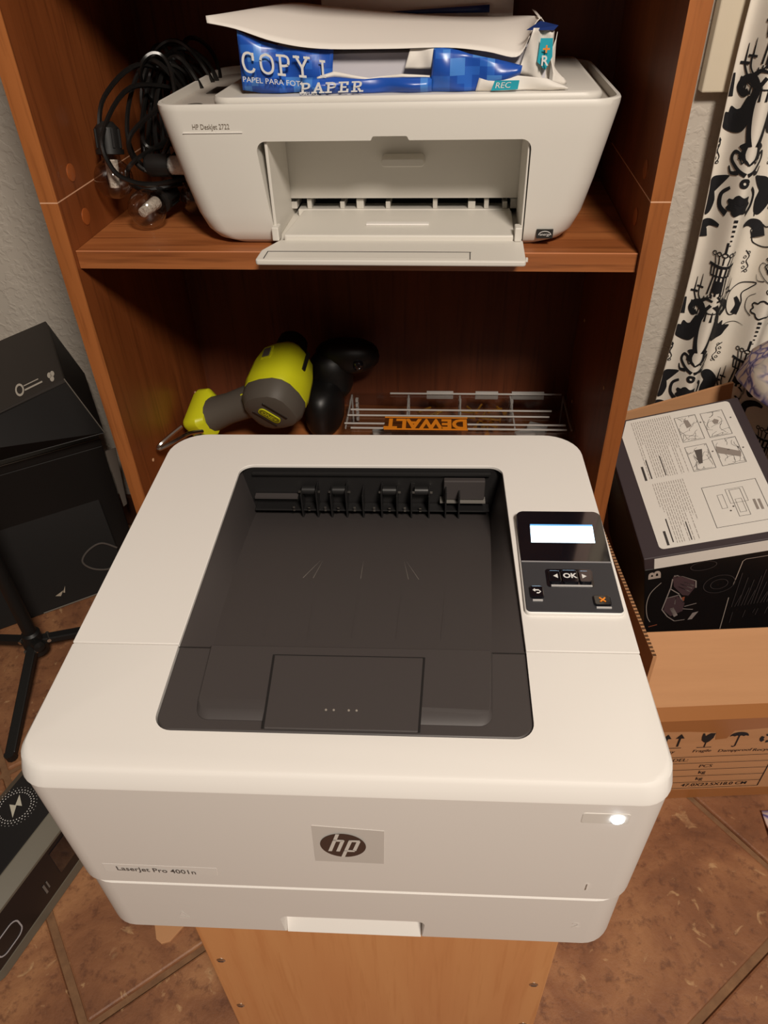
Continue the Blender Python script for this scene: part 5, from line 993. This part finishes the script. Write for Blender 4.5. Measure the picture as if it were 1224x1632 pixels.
# tripod
tp3 = thing('light_stand', 'black tripod light stand in front of the stacked black boxes', 'tripod', (-0.578, 0.035, 0))
def V3(x, y, z): return (x + 0.578, y - 0.035, z)
MB().tube([V3(-0.578, 0.035, 0.035), V3(-0.578, 0.035, 0.40)], 0.011, 14).build('column', RUB, tp3, smooth=True)
MB().tube([V3(-0.578, 0.035, 0.39), V3(-0.578, 0.035, 0.80)], 0.0085, 14).build('upper_column', RUB, tp3, smooth=True)
MB().lathe([(0.010, 0.030), (0.018, 0.032), (0.019, 0.050), (0.015, 0.056), (0.015, 0.074), (0.011, 0.078)], 18, Matrix.Translation((0, 0, 0))).build('hub', RUB, tp3, smooth=True)
for (ex_, ey_, ez_) in ((-0.540, -0.150, 0.008), (-0.745, 0.070, 0.008), (-0.435, 0.135, 0.008)):
    dv = Vector((ex_+0.578, ey_-0.035, 0)).normalized(); sd = Vector((-dv.y, dv.x, 0)); st_ = Vector((0, 0, 0.052)) + dv*0.012; en_ = Vector((ex_+0.578, ey_-0.035, ez_)); leg = MB()
    for s in (1,): leg.hexa([tuple(st_ - sd*0.008 + Vector((0, 0, -0.006))), tuple(en_ - sd*0.008 + Vector((0, 0, -0.006))), tuple(en_ + sd*0.008 + Vector((0, 0, -0.006))), tuple(st_ + sd*0.008 + Vector((0, 0, -0.006)))], [tuple(st_ - sd*0.008 + Vector((0, 0, 0.006))), tuple(en_ - sd*0.008 + Vector((0, 0, 0.006))), tuple(en_ + sd*0.008 + Vector((0, 0, 0.006))), tuple(st_ + sd*0.008 + Vector((0, 0, 0.006)))])
    lg = leg.build('leg', RUB, tp3, bevel=0.002)
    MB().loft([[tuple(en_ + dv*k + Vector((0.0085*math.cos(q)*w, 0.0085*math.sin(q)*w, 0)) + Vector((0, 0, -0.007 + 0.014*(k > 0)))) for q in [2*math.pi*j/10 for j in range(10)]] for k, w in ((0.0, 1), (0.003, 0.9))]).build('rubber_foot', RUB, lg)
    bp_ = st_ + dv*0.010
    MB().lathe([(0.0, -0.0105), (0.0035, -0.0105), (0.0035, 0.0105), (0.0, 0.0105)], 8, Matrix.Translation(bp_) @ sd.to_track_quat('Z', 'Y').to_matrix().to_4x4()).build('pivot_bolt', STEEL, lg)
kn = MB().lathe([(0.0, 0), (0.009, 0.001), (0.009, 0.014), (0.0, 0.016)], 12, Matrix.Translation((0.012, -0.012, 0.062)) @ Vector((1, -0.8, 0.2)).to_track_quat('Z', 'Y').to_matrix().to_4x4()).build('clamp_knob', RUB, tp3, smooth=True)
# jump starter
JR = -0.273
js = thing('jump_starter', 'black and grey portable jump starter with lightning symbol at the lower left', 'power pack', (-0.427, -0.3525, 0), JR)
JG = mat('olive_grey_plastic', srgb(112, 108, 96), 0.45); JB = mat('jump_black_plastic', srgb(26, 25, 27), 0.35)
y0, y1 = -0.088, 0.205
MB().prism(rrect(-0.052, 0.050, y0, y1, 0.018, 6), 0.0, 0.020).build('base', JG, js, smooth=True, bevel=0.002)
bdj = MB().prism(rrect(-0.0515, 0.0505, y0+0.004, y1-0.004, 0.012, 6), 0.0202, 0.100).build('body', JB, js, smooth=True, bevel=0.001)
def jr(d, z): return [(x, y, z) for x, y in rrect(-0.054+d, 0.053-d, y0+d-0.002, y1-d+0.002, 0.016, 6)]
MB().loft([jr(0.0, 0.1002), jr(0.0, 0.104), jr(0.018, 0.1195)]).build('rim', JG, js, smooth=True, ang=20)
tpl = MB().prism(rrect(-0.035, 0.034, y0+0.018, y1-0.018, 0.010, 6), 0.1196, 0.1212).build('top_plate', JB, js, smooth=True, bevel=0.0005)
scx, scy = -0.0115, 0.065; zz_ = 0.1214
DOTS = MB()
for r in (0.026, 0.0225, 0.0192):
    for k in range(34):
        q = 2*math.pi*k/34 + (0.09 if r == 0.0225 else 0); x, y = scx + r*math.cos(q), scy + r*math.sin(q); rr = 0.0008 if r < 0.025 else 0.00045
        DOTS.add([(x+rr*math.cos(t), y+rr*math.sin(t), zz_) for t in (0, 1.05, 2.1, 3.14, 4.19, 5.24)], [(0,1,2,3,4,5)])
DOTS.build('charge_ring', LIGHTINK, tpl)
bl = [(-0.002, 0.016), (0.0085, 0.001), (0.001, 0.0015), (0.004, -0.015), (-0.0085, 0.002), (-0.0005, 0.0015)]
bl = [(x*math.cos(0.3) - y*math.sin(0.3), x*math.sin(0.3) + y*math.cos(0.3)) for x, y in bl]
MB().add([(scx + x, scy + y, zz_+0.0001) for x, y in bl], [(0,1,2,5),(2,3,4,5)]).build('lightning_mark', mat('pale_lightning', srgb(200, 196, 180), 0.5), tpl)
sx = 0.0509
ol = rrect(-0.066, -0.028, 0.032, 0.066, 0.011, 5)
MB().loft([[(sx, y, z) for y, z in rrect(-0.066, -0.028, 0.032, 0.066, 0.011, 5)], [(sx, y, z) for y, z in rrect(-0.0642, -0.0298, 0.0338, 0.0642, 0.0095, 5)]], False, False).build('port_outline', mat('pale_outline', srgb(190, 190, 196), 0.5), bdj, solid=0.0003)
MB().box(sx-0.0005, sx+0.0003, 0.040, 0.110, 0.040, 0.088).build('status_screen', BLKG, bdj)
im = MB(); im.box(sx, sx+0.0004, 0.013, 0.016, 0.038, 0.056); im.box(sx, sx+0.0004, 0.019, 0.021, 0.042, 0.056); im.box(sx, sx+0.0004, 0.075, 0.085, 0.026, 0.034); im.box(sx, sx+0.0004, 0.092, 0.104, 0.026, 0.036); im.build('icon_print', mat('dim_icon', srgb(120, 116, 112), 0.5), bdj)
# scrap of cardboard under the stand's left side
scp = thing('cardboard_scrap', 'torn piece of brown cardboard sticking out left of the wooden stand', 'cardboard', (-0.21, -0.36, 0))
so_ = [(-0.045, 0.03), (-0.020, -0.0215), (-0.012, -0.026), (-0.002, -0.0225), (0.012, 0.0), (0.06, 0.01), (0.06, 0.05), (-0.02, 0.06)]
MB().prism(so_, 0.0005, 0.0045).build('sheet', KRAFT, scp, bevel=0.0006)
